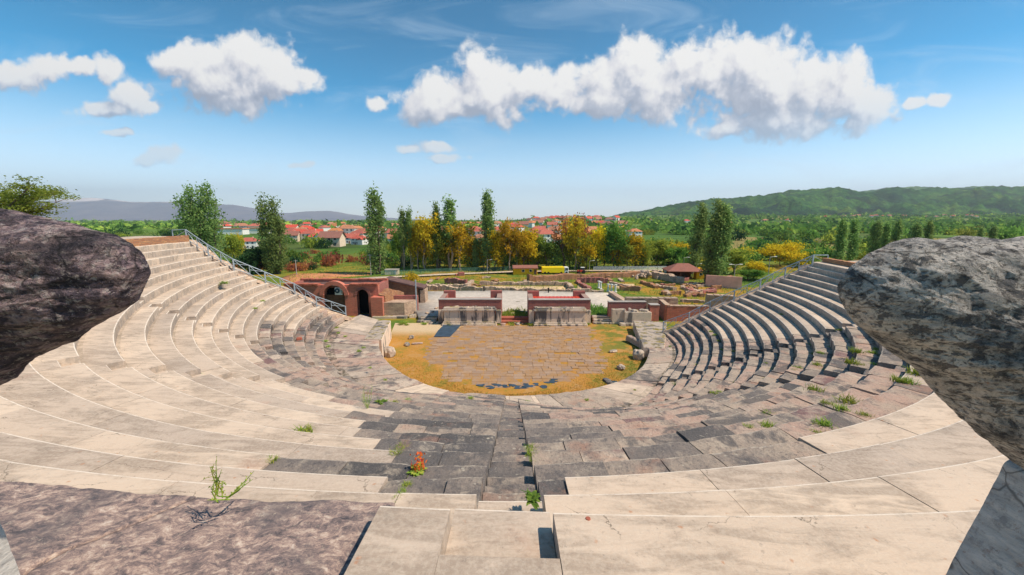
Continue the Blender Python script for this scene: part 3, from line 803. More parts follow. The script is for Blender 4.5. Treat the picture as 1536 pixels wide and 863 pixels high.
# ================================================================ ground
def f_ground(g):
    p = g.pos(); xyz = g.n('ShaderNodeSeparateXYZ', {0: p})
    D = g.vmath('LENGTH', p, out=1)
    n1 = g.noise(p, .045, 7, .6, .5); n2 = g.noise(p, .35, 6, .65); n3 = g.noise(p, 2.2, 5, .7)
    lawn = g.ramp(g.math('ADD', g.math('MULTIPLY', n1, .55), g.math('MULTIPLY', n2, .45)), [(.34, (.055, .12, .02)), (.45, (.11, .175, .025)), (.51, (.21, .20, .03)), (.57, (.40, .22, .035)), (.66, (.44, .24, .08))])
    lawn = g.mix(g.map(n3, .45, .7, 0, .4), lawn, (.05, .07, .015))
    cell = g.n('ShaderNodeTexVoronoi', {'Vector': g.scale(p, (1, .55, 1)), 'Scale': .011, 'Randomness': .9}, feature='F1')
    fld = g.ramp(g.n('ShaderNodeSeparateXYZ', {0: cell.outputs['Color']}).outputs[0], [(0, (.08, .16, .025)), (.3, (.13, .22, .035)), (.5, (.09, .13, .03)), (.7, (.18, .25, .04)), (.85, (.28, .22, .075)), (1, (.09, .18, .03))], 'CONSTANT')
    fld = g.mix(g.map(n2, .4, .7, 0, .5), fld, (.045, .07, .018))
    fld = g.mix(g.map(g.noise(p, .02, 6, .6), .52, .64, 0, .75), fld, (.03, .055, .016))
    col = g.mix(g.map(D, 95, 190), lawn, fld)
    # orange earth bank beyond the left ruins
    h = g.math('ADD', n3, g.math('MULTIPLY', n2, 1.5))
    return {'col': col, 'normal': g.bump(h, .7, .12), 'rough': .95, 'spec': .1}
M_GROUND = material('meadow', f_ground)
def terr(X, Y):
    rho = np.hypot(X, Y - CY); ph = np.arctan2(X, CY - Y)
    phc = np.clip(ph, -1.9, 1.9)
    r0 = Rk(-1, phc) + np.where(np.abs(ph) < 1.25, 5.7, .75)
    s = lambda t: np.clip(t, 0, 1) ** 2 * (3 - 2 * np.clip(t, 0, 1))
    rise = s((rho - r0) / 1.2)
    fall = 1 - s((rho - r0 - 3) / 26) * np.where(np.abs(ph) < 1.0, 0, 1)
    ang = 1 - s((np.abs(ph) - 1.70) / .20)
    z = 8.9 * rise * fall * ang
    far = s((np.hypot(X, Y) - 150) / 250)
    nz = np.sin(X * .013 + 1.3) * np.cos(Y * .011) * 1.2 + np.sin(X * .031 + Y * .017) * .5
    z = z + far * nz
    # land on the right climbs gently towards the foot of the hill
    z = z + 34 * s((Y - 330) / 1900) * s((X + 120) / 900)
    z = z + 13 * s((Y - 420) / 450) * s((X - 5 + 0 * Y) / 60) * (1 - s((X - 110) / 260)) * (1 - s((Y - 900) / 600))
    return z
nx, ny = 300, 320
u = np.linspace(-1, 1, nx); X1 = 22 * np.sinh(u * math.asinh(16000 / 22))
v = np.linspace(-.62, 1, ny); Y1 = 36 + 22 * np.sinh(v * math.asinh(16000 / 22))
XX, YY = np.meshgrid(X1, Y1); ZZ = terr(XX, YY)
V = np.stack([XX, YY, ZZ], -1).reshape(-1, 3)
i, j = np.meshgrid(np.arange(nx - 1), np.arange(ny - 1)); q = (j * nx + i).reshape(-1)
gr = mesh_np('ground', V, np.stack([q, q + 1, q + nx + 1, q + nx], -1), M_GROUND, None, True)
tag(gr, kind='structure')
def tz(x, y): return float(terr(np.array(float(x)), np.array(float(y))))

def sheet(name, px, z, mat, label=None, kind='structure', dz=0.0):
    P = np.array([at(x, y, z) for x, y in px])
    c = P.mean(0); per = []
    for a in range(len(P)):
        b = (a + 1) % len(P)
        for t in np.linspace(0, 1, 10, endpoint=False): per.append(P[a] * (1 - t) + P[b] * t)
    per = np.array(per); n = len(per)
    jit = fbm(per, .8, 4, 3.0)[:, None] * .25 * (per - c) / np.linalg.norm(per - c, axis=1)[:, None]
    per = per + jit * [1, 1, 0]
    V = np.vstack([c + (per - c) * s_ for s_ in (.02, .35, .7, 1)] + [per + [0, 0, -.4]])
    V[:, 2] += dz
    F = np.array([(l * n + k, (l + 1) * n + k, (l + 1) * n + (k + 1) % n, l * n + (k + 1) % n) for l in range(4) for k in range(n)])
    o = mesh_np(name, V, F, mat, None, True, fattr=np.full(len(F), .5)); tag(o, label, kind=kind); return o
M_GRAVEL = plain('pale_gravel', (.50, .44, .375), .95, .16, 1.6, .6)
M_SAND = plain('sandy_floor', (.58, .42, .24), .95, .2, .7, .5)
M_ROAD = plain('dusty_road', (.55, .44, .34), .95, .15, .6, .3)
M_EARTH = plain('orange_earth', (.52, .22, .10), .95, .3, .35, .6)
sheet('earth_bank', [(418, 418), (440, 411), (500, 409.5), (560, 408.5), (556, 413), (500, 417), (470, 424), (430, 424)], 0, M_EARTH, dz=.012)
sheet('road', [(478, 424), (520, 421), (556, 418.5), (610, 415.6), (660, 413.2), (770, 408.6), (860, 407.2), (1000, 406.4), (1000, 404.9), (860, 405.4), (770, 406.6), (660, 410.8), (610, 413.2), (556, 416), (500, 420)], 0, M_ROAD, dz=.05)
court = sheet('courtyard', [(612, 444), (630, 437), (760, 436), (912, 439), (940, 451), (950, 458), (935, 471), (800, 473), (628, 474), (618, 462)], .5, M_GRAVEL)

# orchestra floor
def f_orch(g):
    p = g.pos(); n = g.noise(p, .5, 6, .65, .4); n2 = g.noise(p, 3.2, 6, .7); n3 = g.noise(p, 18, 4, .7)
    c = g.ramp(g.math('ADD', g.math('MULTIPLY', n, .6), g.math('MULTIPLY', n2, .4)), [(.32, (.11, .14, .022)), (.42, (.30, .21, .035)), (.50, (.46, .215, .038)), (.59, (.46, .25, .08)), (.68, (.42, .28, .15))])
    x = g.n('ShaderNodeSeparateXYZ', {0: p})
    right = g.map(x.outputs[0], 6.5, 10.5)
    gm = g.math('MULTIPLY', right, g.map(g.noise(p, .7, 5, .6), .42, .56))
    c = g.mix(g.math('MULTIPLY', gm, .85), c, (.13, .17, .025))
    sand = g.math('MULTIPLY', g.map(x.outputs[1], 41, 44.5), g.map(x.outputs[0], -4.5, -7.5))
    c = g.mix(sand, c, (.60, .45, .28))
    c = g.mix(g.map(n3, .5, .7, 0, .4), c, (.20, .13, .03))
    return {'col': c, 'normal': g.bump(g.math('ADD', n2, n3), .8, .06), 'rough': .95}
M_ORCH = material('dry_orchestra_grass', f_orch)
ph = np.linspace(-2.25, 2.3, 80); x, y = P2(rim(ph) + .25, ph)
ring = np.column_stack([x, y]); ring = ring[ring[:, 1] < 47.2]
poly = np.vstack([ring, [[15.2, 47.2], [-14.2, 47.2]]])
c = np.array([0, 36.0]); V = []; n = len(poly)
RI = np.linspace(.01, 1, 30)
for s_ in RI: V.append(np.column_stack([c + (poly - c) * s_, np.full(n, .03)]))
V = np.vstack(V); V[:, 2] += .03 * fbm(V, .7, 4)
F = np.array([(l * n + k, (l + 1) * n + k, (l + 1) * n + (k + 1) % n, l * n + (k + 1) % n) for l in range(len(RI) - 1) for k in range(n)])[:, ::-1]
o = mesh_np('orchestra_ground', V, F, M_ORCH, None, True, fattr=np.full(len(F), .5)); tag(o, kind='structure')
# paving slabs that still show through
def f_pave(g):
    p = g.pos(); r = g.attr(); n = g.noise(p, .9, 6, .65); n2 = g.noise(p, 7, 6, .7)
    c = g.ramp(r, [(0, (.30, .20, .14)), (.4, (.32, .215, .15)), (.75, (.38, .26, .18)), (1, (.27, .195, .15))])
    c = g.mix(g.map(n, .42, .60, 0, .8), c, (.36, .20, .08))
    c = g.mix(g.map(n2, .52, .7, 0, .45), c, (.17, .135, .115))
    return {'col': c, 'normal': g.bump(n2, .6, .04), 'rough': .9}
M_PAVE = material('orchestra_paving', f_pave)
mb = MB()
yv = 28.2
while yv < 45.6:
    dy = .46 + .006 * (45 - yv)
    xv = -9.5 + random.uniform(0, .8)
    while xv < 9.6:
        dx = random.uniform(.55, 1.15); cx, cy = xv + dx / 2, yv + dy / 2
        lim = 1.0 - ((cx - .4) / (8.6 if cy < 40 else 9.2)) ** 2 - (max(0, 37.0 - cy) / 9.0) ** 2 + .45 * mnoise.noise(Vector((cx * .35, cy * .35, 2)))
        if cy > 41.5 and cx < -6.2: lim = -1
        if lim > .05 and mnoise.noise(Vector((cx * 1.1, cy * 1.1, 7))) < .5:
            sink = -.035 * max(0, .35 - lim) / .3
            mb.box((cx, cy, -.005 + sink + random.gauss(0, .012)), (dx - .022, dy - .02, .14), random.gauss(0, .012), .015)
        xv += dx
    yv += dy
o = mb.build('paving', M_PAVE); tag(o, kind='structure')
mb = MB()
for px_, py_ in [(727, 580), (737, 583), (744, 579), (757, 581), (768, 579), (776, 582), (786, 578), (796, 580), (806, 578), (816, 580), (826, 575), (833, 572), (790, 583), (912, 573)]:
    q_ = at(px_, py_)
    for _ in range(2):
        n_ = 7; rr = [random.uniform(.08, .34) for _ in range(n_)]; ox, oy = random.gauss(0, .2), random.gauss(0, .12)
        mb.prism([(q_[0] + ox + rr[k] * 1.3 * math.cos(k * 6.283 / n_), q_[1] + oy + rr[k] * .8 * math.sin(k * 6.283 / n_)) for k in range(n_)], .0, random.uniform(.05, .075))
o = mb.build('broken_paving', M_BLUE); tag(o, kind='structure')
mb = MB(); q = [at(x, y, .12) for x, y in [(651, 505), (657, 496), (666, 487), (692, 487), (683, 497), (675, 505)]]
mb.prism([(a[0], a[1]) for a in q], .085, .125)
tag(mb.build('tarpaulin', M_BLUE), 'dark blue tarpaulin lying on the paving before the stage', 'tarpaulin')

# ================================================================ stage front
def podium(x0, x1, yf, label, roofed, panels, name='podium', wing=1):
    t = thing(name, label, 'podium', ((x0 + x1) / 2, yf, 0))
    w = x1 - x0; L = lambda n, mb, m: mb.build(n, m, t)
    mb = MB(); mb.box((0, .15, .14), (w * .86, 1.1, .28), 0, .06); mb.box((0, .3, .36), (w * .83, .9, .18), 0, .05); L('plinth', mb, M_PODIUM)
    fx = -w * .40; tot = sum(panels)
    for k, pw in enumerate(panels):
        ww = w * .80 * pw / tot
        mb = MB(); mb.box((fx + ww / 2, .30 + random.uniform(-.03, .03), 1.1), (ww - .03, .55, 1.32), 0, .03); L('marble_panel', mb, M_PODIUM); fx += ww
    mb = MB(); mb.box((wing * w * .455, .62, .95), (w * .085, .55, 1.55), 0, .03); L('return_panel', mb, M_PODIUM)
    mb = MB(); mb.box((-wing * w * .455, .75, .95), (w * .085, .55, 1.55), 0, .03); L('return_panel', mb, M_PODIUM)
    mb = MB(); mb.box((0, .34, 1.86), (w * .85, .95, .20), 0, .05); mb.box((0, .46, 2.05), (w * .81, .8, .16), 0, .05)
    for _ in range(9): mb.box((random.uniform(-.4, .4) * w, random.uniform(.2, .8), 2.14), (random.uniform(.2, .6), random.uniform(.15, .3), random.uniform(.08, .2)), random.uniform(0, 3), .04)
    L('cornice', mb, M_PODIUM)
    mb = MB(); mb.box((0, 1.35, 1.45), (w, .7, 2.9)); L('brick_wall', mb, M_BRICK_DK)
    mb = MB(); mb.box((0, 1.32, 2.94), (w * 1.01, .78, .09), 0, .03); L('coping', mb, M_CONCRETE)
    for s_ in (-1, 1):
        mb = MB(); mb.box((s_ * (w / 2 - .3), 3.3, 1.5), (.6, 3.1, 3.0)); mb.box((s_ * (w / 2 - .75), 5.0, 1.65), (1.5, .6, 3.3)); L('side_wall', mb, M_BRICK_DK)
    if roofed:
        mb = MB(); n = 26
        for k in range(n):
            xx = -w * .42 + w * .84 * (k + .5) / n
            mb.box((xx, 3.2, 2.62 + (.03 if k % 2 else 0)), (w * .84 / n * .98, 2.9, .07))
        L('sheet_cover', mb, M_RED)
    else:
        mb = MB(); mb.box((0, 3.2, 2.35), (w * .84, 2.9, .2)); L('fill', mb, M_TERRA)
    return t
X = lambda px, py, z=0: float(at(px, py, z)[0])
podium(X(658, 486), X(752, 486), 46.3, 'left stage podium of brick with stained marble front and open top', False, (1.1, .55, 1.2, .9))
podium(X(793, 487), X(886, 487), 46.1, 'right stage podium of brick with stained marble front and red sheet cover', True, (1, .9, .3, 1.1), wing=-1)
# end pieces
t = thing('stage_end_block', 'rubble block with brick back wall left of the stage steps', 'ruin', (-15.2, 51.2, 0))
mb = MB(); mb.prism([(-2.1, -1.0), (1.4, -1.0), (2.5, 1.0), (-1.7, 1.0)], 0, 1.95); mb.build('rubble_body', M_RUBBLE, t)
mb = MB(); mb.prism([(-1.9, 1.0), (2.6, 1.0), (2.6, 1.6), (-1.9, 1.6)], 0, 2.45); mb.build('brick_wall', M_BRICK_DK, t)
mb = MB(); mb.box((-.4, -1.35, .15), (4.4, .7, .3), 0, .06); mb.box((2.4, -.9, .18), (.9, .8, .36), .2, .06); mb.build('plinth', M_PODIUM, t)
t = thing('stage_end_block', 'broken marble block with mossy top right of the stage steps', 'ruin', (X(945, 488), 46.6, 0))
mb = MB(); mb.box((-1.3, .4, .95), (1.6, .6, 1.8), 0, .04); mb.box((.9, .1, .85), (3.2, .8, 1.5), 0, .05); mb.build('marble_panel', M_PODIUM, t)
mb = MB(); mb.box((.6, -.25, .17), (3.8, 1.2, .34), 0, .07)
for _ in range(12): mb.box((random.uniform(-.8, 2.3), random.uniform(0, .6), 1.72), (random.uniform(.3, .8), random.uniform(.2, .5), random.uniform(.15, .4)), random.uniform(0, 3), .07)
mb.build('broken_top', M_PODIUM, t)
mb = MB(); mb.box((0, 1.45, 1.25), (4.6, .6, 2.5)); mb.build('brick_wall', M_BRICK_DK, t)
mb = MB(); mb.box((3.05, .75, 1.15), (1.1, .9, 2.3)); mb.build('brick_pier', M_BRICK, t)
mb = MB(); mb.box((0, 1.45, 2.54), (4.65, .68, .09), 0, .03); mb.box((3.05, .75, 2.34), (1.2, 1.0, .09), 0, .03); mb.build('coping', M_CONCRETE, t)
def steps(px0, px1, y0, n, mat, label, dz=.25, dep=.55):
    xa, xb = X(px0, 482), X(px1, 482)
    t = thing('stage_steps', label, 'steps', ((xa + xb) / 2, y0, 0))
    for k in range(n):
        mb = MB(); mb.box((random.uniform(-.05, .05), k * dep + dep / 2, dz * (k + .5) - .02), (xb - xa, dep + .3, dz), random.gauss(0, .006), .05); mb.build('step', mat, t)
steps(628, 656, 47.6, 2, M_PODIUM, 'worn pale stone steps between the end block and the left podium', .27)
steps(750, 795, 47.2, 2, M_TERRA, 'reddish brown steps between the two stage podia', .33)
steps(887, 917, 46.8, 3, M_PODIUM, 'grey stone steps at the right of the right podium', .26)
# parodos blocks at the ends of the walkway
for sgn, px, py, nm in ((-1, 592, 484, 'pale stone parapet block ending the walkway at the left of the orchestra'), (1, 962, 484, 'dark stone parapet block ending the walkway at the right of the orchestra')):
    mb = MB()
    if sgn < 0: P = [(-11.55, 34.2), (-12.75, 40.9), (-14.2, 41.3), (-13.2, 34.4)]; zt = 1.98
    else: P = [(11.95, 35.0), (13.9, 44.6), (17.6, 44.2), (13.8, 34.8)]; zt = 1.0
    mb.prism(P, -.1, zt)
    b = mb.build('parapet_block', M_PODIUM); tag(b, nm, 'parapet')
    m_ = b.modifiers.new('bev', 'BEVEL'); m_.width = .06; m_.segments = 2

# ================================================================ ruins: low walls behind the stage
def rubble_wall(p0, p1, z, h, th, label, mat, name='ruin_wall', seed=0, rag=.5):
    a, b = np.array(p0[:2]), np.array(p1[:2]); L = np.linalg.norm(b - a); d = (b - a) / L; nn = np.array([-d[1], d[0]])
    n = max(6, int(L / .28)); V = []; F = []
    for i in range(n + 1):
        p = a + d * L * i / n; hh = h * (1 + rag * mnoise.noise(Vector((p[0] * .45, p[1] * .45, seed)))) + .22 * mnoise.noise(Vector((p[0] * 2.6, p[1] * 2.6, seed + 3)))
        for s_, zz in ((-1, -.1), (-1, hh), (0, hh + .04), (1, hh - .03), (1, -.1)):
            q = p + nn * s_ * th / 2; V.append((q[0] + .16 * mnoise.noise(Vector((q[0] * 2, zz * 3, q[1] * 2))), q[1] + .16 * mnoise.noise(Vector((q[1] * 2, zz * 3, q[0] * 2))), z + zz))
    for i in range(n):
        for j in range(4): F.append((i * 5 + j, i * 5 + j + 1, i * 5 + j + 6, i * 5 + j + 5))
    F.append((0, 1, 2, 3, 4)); F.append(tuple(n * 5 + k for k in (4, 3, 2, 1, 0)))
    V = np.array(V); c = np.append((a + b) / 2, z)
    o = mesh_np(name, V - c, F, mat, None, False, fattr=[random.random() for _ in F]); o.location = c
    return tag(o, label, 'ruin wall')
RW = [((600, 434.5), (905, 441), .75, .9, 'long low rubble wall along the back of the pale courtyard', M_RUBBLE),
 ((720, 427.5), (852, 428.5), .7, .8, 'low stone wall of the ruined room behind the courtyard wall', M_RUBBLE),
 ((640, 432), (698, 432.6), .7, .8, 'short grey ruin wall behind the courtyard at the left', M_RUBBLE),
 ((668, 425.4), (700, 426.6), .9, .9, 'short reddish ruin wall near the orange meadow', M_BRICK_DK),
 ((698, 434), (708, 425.6), .7, .8, 'slanting cross wall at the left of the sandy ruined room', M_RUBBLE),
 ((851, 428), (858, 437), .7, .8, 'slanting cross wall at the right of the sandy ruined room', M_RUBBLE),
 ((866, 424), (911, 424.8), 1.0, .8, 'brick ruin wall behind the small white columns', M_BRICK_DK),
 ((866, 424.5), (884, 436), .6, .8, 'slanting brick wall beside the small white columns', M_BRICK_DK),
 ((915, 426), (960, 435), .5, .7, 'low wall at the right side of the yellow sandy floor', M_RUBBLE),
 ((929, 435.5), (960, 437), .9, .8, 'low wall in front of the yellow sandy floor', M_RUST_RUBBLE),
 ((792, 421.5), (958, 414.5), 1.0, 2.0, 'long overgrown rubble bank behind the ruins', M_RUST_RUBBLE),
 ((981, 416.5), (1022, 425.5), 1.3, 1.3, 'dark rubble bank between the stone heap and the kiosk meadow', M_RUBBLE),
 ((1020, 453), (1060, 455), .5, .7, 'low pale wall in the grass right of the brick ruins', M_RUBBLE),
 ((985, 430), (1012, 436), .5, .7, 'low tumbled wall in the green ruin field', M_RUBBLE),
 ((1030, 437), (1052, 441), .5, .8, 'low tumbled wall near the right railing', M_RUBBLE),
 ((962, 425), (985, 433), .5, .7, 'low tumbled wall beside the yellow sandy floor', M_RUST_RUBBLE)]
for k, (a, b, h, th, lb, m) in enumerate(RW): rubble_wall(at(*a), at(*b), 0, h, th, lb, m, seed=k * 3.1)
for k in range(34):
    px_, py_ = random.uniform(905, 1090), random.uniform(417, 446)
    if px_ < 985 and py_ > 424: px_ += 85
    a_ = at(px_, py_); th_ = random.choice([0, .1, 1.5, 1.57, .3]) + random.gauss(0, .1); L_ = random.uniform(1.2, 4.2)
    o = rubble_wall(a_, a_ + L_ * np.array([math.cos(th_), math.sin(th_), 0]), 0, random.uniform(.25, .6), random.uniform(.5, .8), 'low tumbled remnant of a stone wall in the green ruin field', random.choice([M_RUBBLE, M_RUST_RUBBLE, M_BRICK_DK]), seed=k * 1.7 + 40)
    o['group'] = 'wall remnants in the green ruin field'
for k in range(16):
    a_ = at(random.uniform(640, 900), random.uniform(416.5, 429)); th_ = random.choice([0, 1.57]) + random.gauss(0, .15); L_ = random.uniform(1.5, 4)
    o = rubble_wall(a_, a_ + L_ * np.array([math.cos(th_), math.sin(th_), 0]), 0, random.uniform(.2, .45), .6, 'low remnant of a stone wall in the ochre grass behind the courtyard', random.choice([M_RUBBLE, M_RUST_RUBBLE]), seed=k * 2.7 + 90)
    o['group'] = 'wall remnants behind the courtyard'
sheet('sandy_floor', [(725, 433.5), (722, 429), (850, 430), (855, 436), (800, 435)], .0, M_SAND, dz=.03)
sheet('sandy_floor', [(862, 436), (868, 427), (880, 431), (890, 437)], .0, M_SAND, dz=.035)
sheet('sandy_floor', [(914, 426.5), (950, 426), (958, 433), (928, 433.5)], .0, M_SAND, dz=.03)
# taller brick and rubble walls at the right
def plain_wall(px0, px1, yb, ztop, th, label, mat, name='brick_ruin_wall', z0=-.1, coping=True, Y=None):
    a = at(px0[0], px0[1]); b = at(px1[0], px1[1])
    d = b - a; L = np.hypot(d[0], d[1]); rz = math.atan2(d[1], d[0])
    t = thing(name, label, 'ruin wall', ((a[0] + b[0]) / 2, (a[1] + b[1]) / 2, 0), rz)
    mb = MB(); mb.box((0, 0, (ztop + z0) / 2), (L, th, ztop - z0)); mb.build('masonry', mat, t)
    if coping:
        mb = MB(); n = max(3, int(L / .8))
        for k in range(n): mb.box((-L / 2 + L * (k + .5) / n, 0, ztop + .04), (L / n * random.uniform(.85, .99), th * random.uniform(1.0, 1.15), random.uniform(.07, .14)), random.gauss(0, .03), .03)
        mb.build('coping', M_RUBBLE, t)
    return t
plain_wall((937, 470), (1014, 470.5), 0, 2.1, .9, 'rubble wall with thick coping right of the courtyard', M_RUBBLE)
plain_wall((998, 481), (1062, 482), 0, 1.9, .7, 'smooth red brick wall behind the foot of the right railing', M_BRICK)
plain_wall((990, 472), (1000, 482), 0, 2.0, .6, 'slanting red brick wall beside the brick pier', M_BRICK)
plain_wall((916, 447), (938, 462), 0, 1.0, .8, 'dark slanting wall along the right edge of the courtyard', M_RUBBLE)
plain_wall((1058, 461), (1100, 463), 0, 1.8, 1.0, 'dark rubble wall behind the right seating wing', M_RUBBLE)
cols = [(898, 432.5), (901, 434), (912, 437.5), (917, 438), (923, 438.5)]
for k, (x, y) in enumerate(cols):
    p = at(x, y); t = thing('column_stump', 'small white column stump among the brick ruins', 'column', p, random.random(), 'white column stumps among the ruins')
    mb = MB(); mb.tube((0, 0, 0), (0, 0, 1.25), .17, .14, 12); mb.build('shaft', M_WHITE, t)
    mb = MB(); mb.box((0, 0, .08), (.5, .5, .16), 0, .03); mb.build('base', M_WHITE, t); mb = MB(); mb.box((0, 0, 1.3), (.42, .42, .12), 0, .03); mb.build('capital', M_WHITE, t)
# stone heap
def rock_mesh(name, size, seed, mat, n=3, make=True):
    import bmesh
    bm = bmesh.new(); bmesh.ops.create_icosphere(bm, subdivisions=n, radius=1)
    V = np.array([v.co for v in bm.verts]); F = [tuple(v.index for v in f.verts) for f in bm.faces]; bm.free()
    a = fbm(V, .9, 4, seed); b = fbm(V, 2.6, 4, seed + 5)
    V = V * (1 + .38 * a + .14 * b)[:, None]; V = np.clip(V, -.9, .9) * np.array(size)
    return mesh_np(name, V, F, mat, None, n > 2, fattr=[.5 + .4 * math.sin(seed)] * len(F), make=make)
me = [rock_mesh('rubble_stone', (.5, .4, .32), s_, M_OLD if s_ % 2 else M_RUBBLE, 2, False) for s_ in range(4)]
for k in range(34):
    p = at(random.gauss(967, 7), random.uniform(412.5, 419.5))
    o = bpy.data.objects.new('rubble_stone', me[k % 4]); link(o); s_ = random.uniform(.5, 1.3); o.scale = (s_, s_, s_ * 1.1)
    hgt = max(0, 1.1 - abs(p[0] - at(967, 416)[0]) * .35) * random.random()
    o.location = p + (0, 0, .15 + hgt); o.rotation_euler = (random.random() * 6,) * 3
    tag(o, 'stone in the reddish heap of rubble behind the ruins', 'stone', 'stones of the rubble heap')

# ================================================================ brick hall with arches at the left
t = thing('brick_hall', 'red brick vaulted hall with three arches and a ragged terracotta coping', 'building', (-23.4, 51.0, 0))
def arched(x0, x1, z1, arches, y0, y1, nm, mat, par):
    mb = MB(); xs = [x0, x1]
    for cx, w, zs in arches: xs += list(cx + w / 2 * np.cos(np.linspace(0, math.pi, 15)))
    xs = sorted(x for x in xs if x0 <= x <= x1)
    for a, b in zip(xs[:-1], xs[1:]):
        if b - a < 1e-4: continue
        m = (a + b) / 2; zz = 0
        for cx, w, zs in arches:
            if abs(m - cx) < w / 2: zz = zs + math.sqrt(max(0, (w / 2) ** 2 - (m - cx) ** 2))
        mb.add([(a, y0, zz), (b, y0, zz), (b, y0, z1), (a, y0, z1), (a, y1, zz), (b, y1, zz), (b, y1, z1), (a, y1, z1)], [(0, 1, 2, 3), (5, 4, 7, 6), (0, 4, 5, 1), (3, 2, 6, 7)])
    mb.add([(x0, y0, 0), (x0, y1, 0), (x0, y1, z1), (x0, y0, z1), (x1, y0, 0), (x1, y1, 0), (x1, y1, z1), (x1, y0, z1)], [(0, 3, 2, 1), (4, 5, 6, 7)])
    return mb.build(nm, mat, par)
AX = lambda px: (px - 768) / 600 * 52.3 + 23.4
ARCH = [(AX(503.7), 2.65, 2.75), (AX(545.5), 1.5, 2.75), (AX(461), 1.2, 2.3)]
x0, x1 = AX(430), AX(569)
wall = arched(x0, x1, 4.1, ARCH, 0, .7, 'front_wall', M_BRICK, t)
mb = MB(); mb.box(((x0 + x1) / 2, 4.25, 2.05), (x1 - x0, .5, 4.1)); mb.box((x0 + .25, 2.35, 2.05), (.5, 3.3, 4.1)); mb.box((x1 - .25, 2.35, 2.05), (.5, 3.3, 4.1)); mb.box(((x0 + x1) / 2, 2.35, 3.7), (x1 - x0 - 1.1, 3.2, .1))
mb.build('rear_walls', M_BRICK_DK, t)
mb = MB(); mb.box(((x0 + x1) / 2, 2.4, 3.82), (x1 - x0 - .3, 3.3, .16)); mb.build('roof', M_ROOF_DK, t)
mb = MB(); 
for k in range(30):
    xx = x0 + (x1 - x0) * (k + .5) / 30
    if abs(xx - ARCH[0][0]) > 1.9: mb.box((xx, .3, 4.16 + random.uniform(-.02, .1)), ((x1 - x0) / 30 * 1.0, .95, random.uniform(.14, .3)), random.gauss(0, .03), .03)
    mb.box((xx, 4.25, 4.2 + random.uniform(-.05, .05)), ((x1 - x0) / 30 * .98, .6, .22), random.gauss(0, .03), .03)
mb.build('wall_coping', M_TERRA, t)
# raised arch over the wide opening
mb = MB(); cx, w, zs = ARCH[0]; n = 20; ro, ri = w / 2 + .55, w / 2 + .02
for k in range(n):
    a0, a1 = math.pi * k / n, math.pi * (k + 1) / n
    mb.extr([(cx + ri * math.cos(a0), zs + ri * math.sin(a0)), (cx + ro * math.cos(a0), zs + ro * math.sin(a0)), (cx + ro * math.cos(a1), zs + ro * math.sin(a1)), (cx + ri * math.cos(a1), zs + ri * math.sin(a1))], -.16, .55)
mb.build('arch_ring', M_BRICK, t)
for (cx2, w2, z2) in ARCH[1:]:
    mb = MB()
    for k in range(14):
        a0, a1 = math.pi * k / 14, math.pi * (k + .9) / 14; ri2, ro2 = w2 / 2 + .01, w2 / 2 + .3
        mb.extr([(cx2 + ri2 * math.cos(a0), z2 + ri2 * math.sin(a0)), (cx2 + ro2 * math.cos(a0), z2 + ro2 * math.sin(a0)), (cx2 + ro2 * math.cos(a1), z2 + ro2 * math.sin(a1)), (cx2 + ri2 * math.cos(a1), z2 + ri2 * math.sin(a1))], -.05, .3)
    mb.build('arch_ring', M_BRICK_DK, t)
mb = MB()
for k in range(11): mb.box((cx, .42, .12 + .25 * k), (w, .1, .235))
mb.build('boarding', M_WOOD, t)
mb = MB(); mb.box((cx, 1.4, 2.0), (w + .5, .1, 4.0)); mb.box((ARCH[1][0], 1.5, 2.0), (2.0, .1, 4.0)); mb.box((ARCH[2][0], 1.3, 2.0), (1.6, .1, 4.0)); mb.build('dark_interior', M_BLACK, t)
mb = MB(); mb.box((ARCH[1][0], -.4, .06), (1.5, 1.8, .12), 0, .02); mb.build('threshold', M_BLUE, t)
mb = MB(); mb.box((x1 + .15, -.6, 1.35), (1.5, 1.3, 2.7)); mb.build('pier', M_BRICK, t)
rubble_wall((-23.4 + x1 + .5, 50.6), (-23.4 + x1 + 1.9, 54.6), 0, 3.1, 1.1, 'ragged sloping rubble buttress at the right end of the brick hall', M_RUST_RUBBLE, 'buttress', 17.0, .35)
# the air conditioner in the wide arch
ac = thing('air_conditioner', 'white air conditioner unit in the wide brick arch', 'air conditioner', (-23.4 + AX(509.5), 51.3, 2.78))
mb = MB(); mb.box((0, .05, .48), (1.0, .45, .96), 0, .04); mb.build('casing', M_WHITE, ac)
mb = MB(); mb.tube((-.14, -.19, .55), (-.14, -.23, .55), .33, .33, 20); mb.build('fan_grille', M_BLUE, ac)
mb = MB(); mb.tube((-.14, -.23, .55), (-.14, -.25, .55), .1, .1, 12); mb.build('fan_hub', M_WHITE, ac)
mb = MB(); mb.box((.36, -.185, .4), (.12, .03, .5)); mb.build('side_vents', M_CONCRETE, ac)
t = thing('stone_annex', 'cream rubble annex with small arched window and sloping dark roof', 'building', (-15.6, 56.6, 0))
mb = MB(); mb.extr([(-2.3, 0), (2.0, 0), (2.0, 2.75), (-2.3, 3.85)], 0, 2.4); mb.build('wall', M_RUST_RUBBLE, t)
mb = MB(); mb.extr([(-2.6, 3.95), (2.9, 2.6), (2.9, 2.82), (-2.6, 4.15)], -.25, 2.6); mb.build('roof', M_ROOF_DK, t)
mb = MB(); mb.extr([(-1.75 + .38 * math.cos(a), 2.3 + .38 * math.sin(a)) for a in np.linspace(0, math.pi, 9)] + [(-2.13, 1.2), (-1.37, 1.2)], -.03, .1); w_ = mb.build('window', M_BLACK, t)
mb = MB(); mb.box((2.6, 1.5, 1.2), (.7, 2.2, 2.4)); mb.build('lean_to', M_RUBBLE, t)
p = at(606, 470)
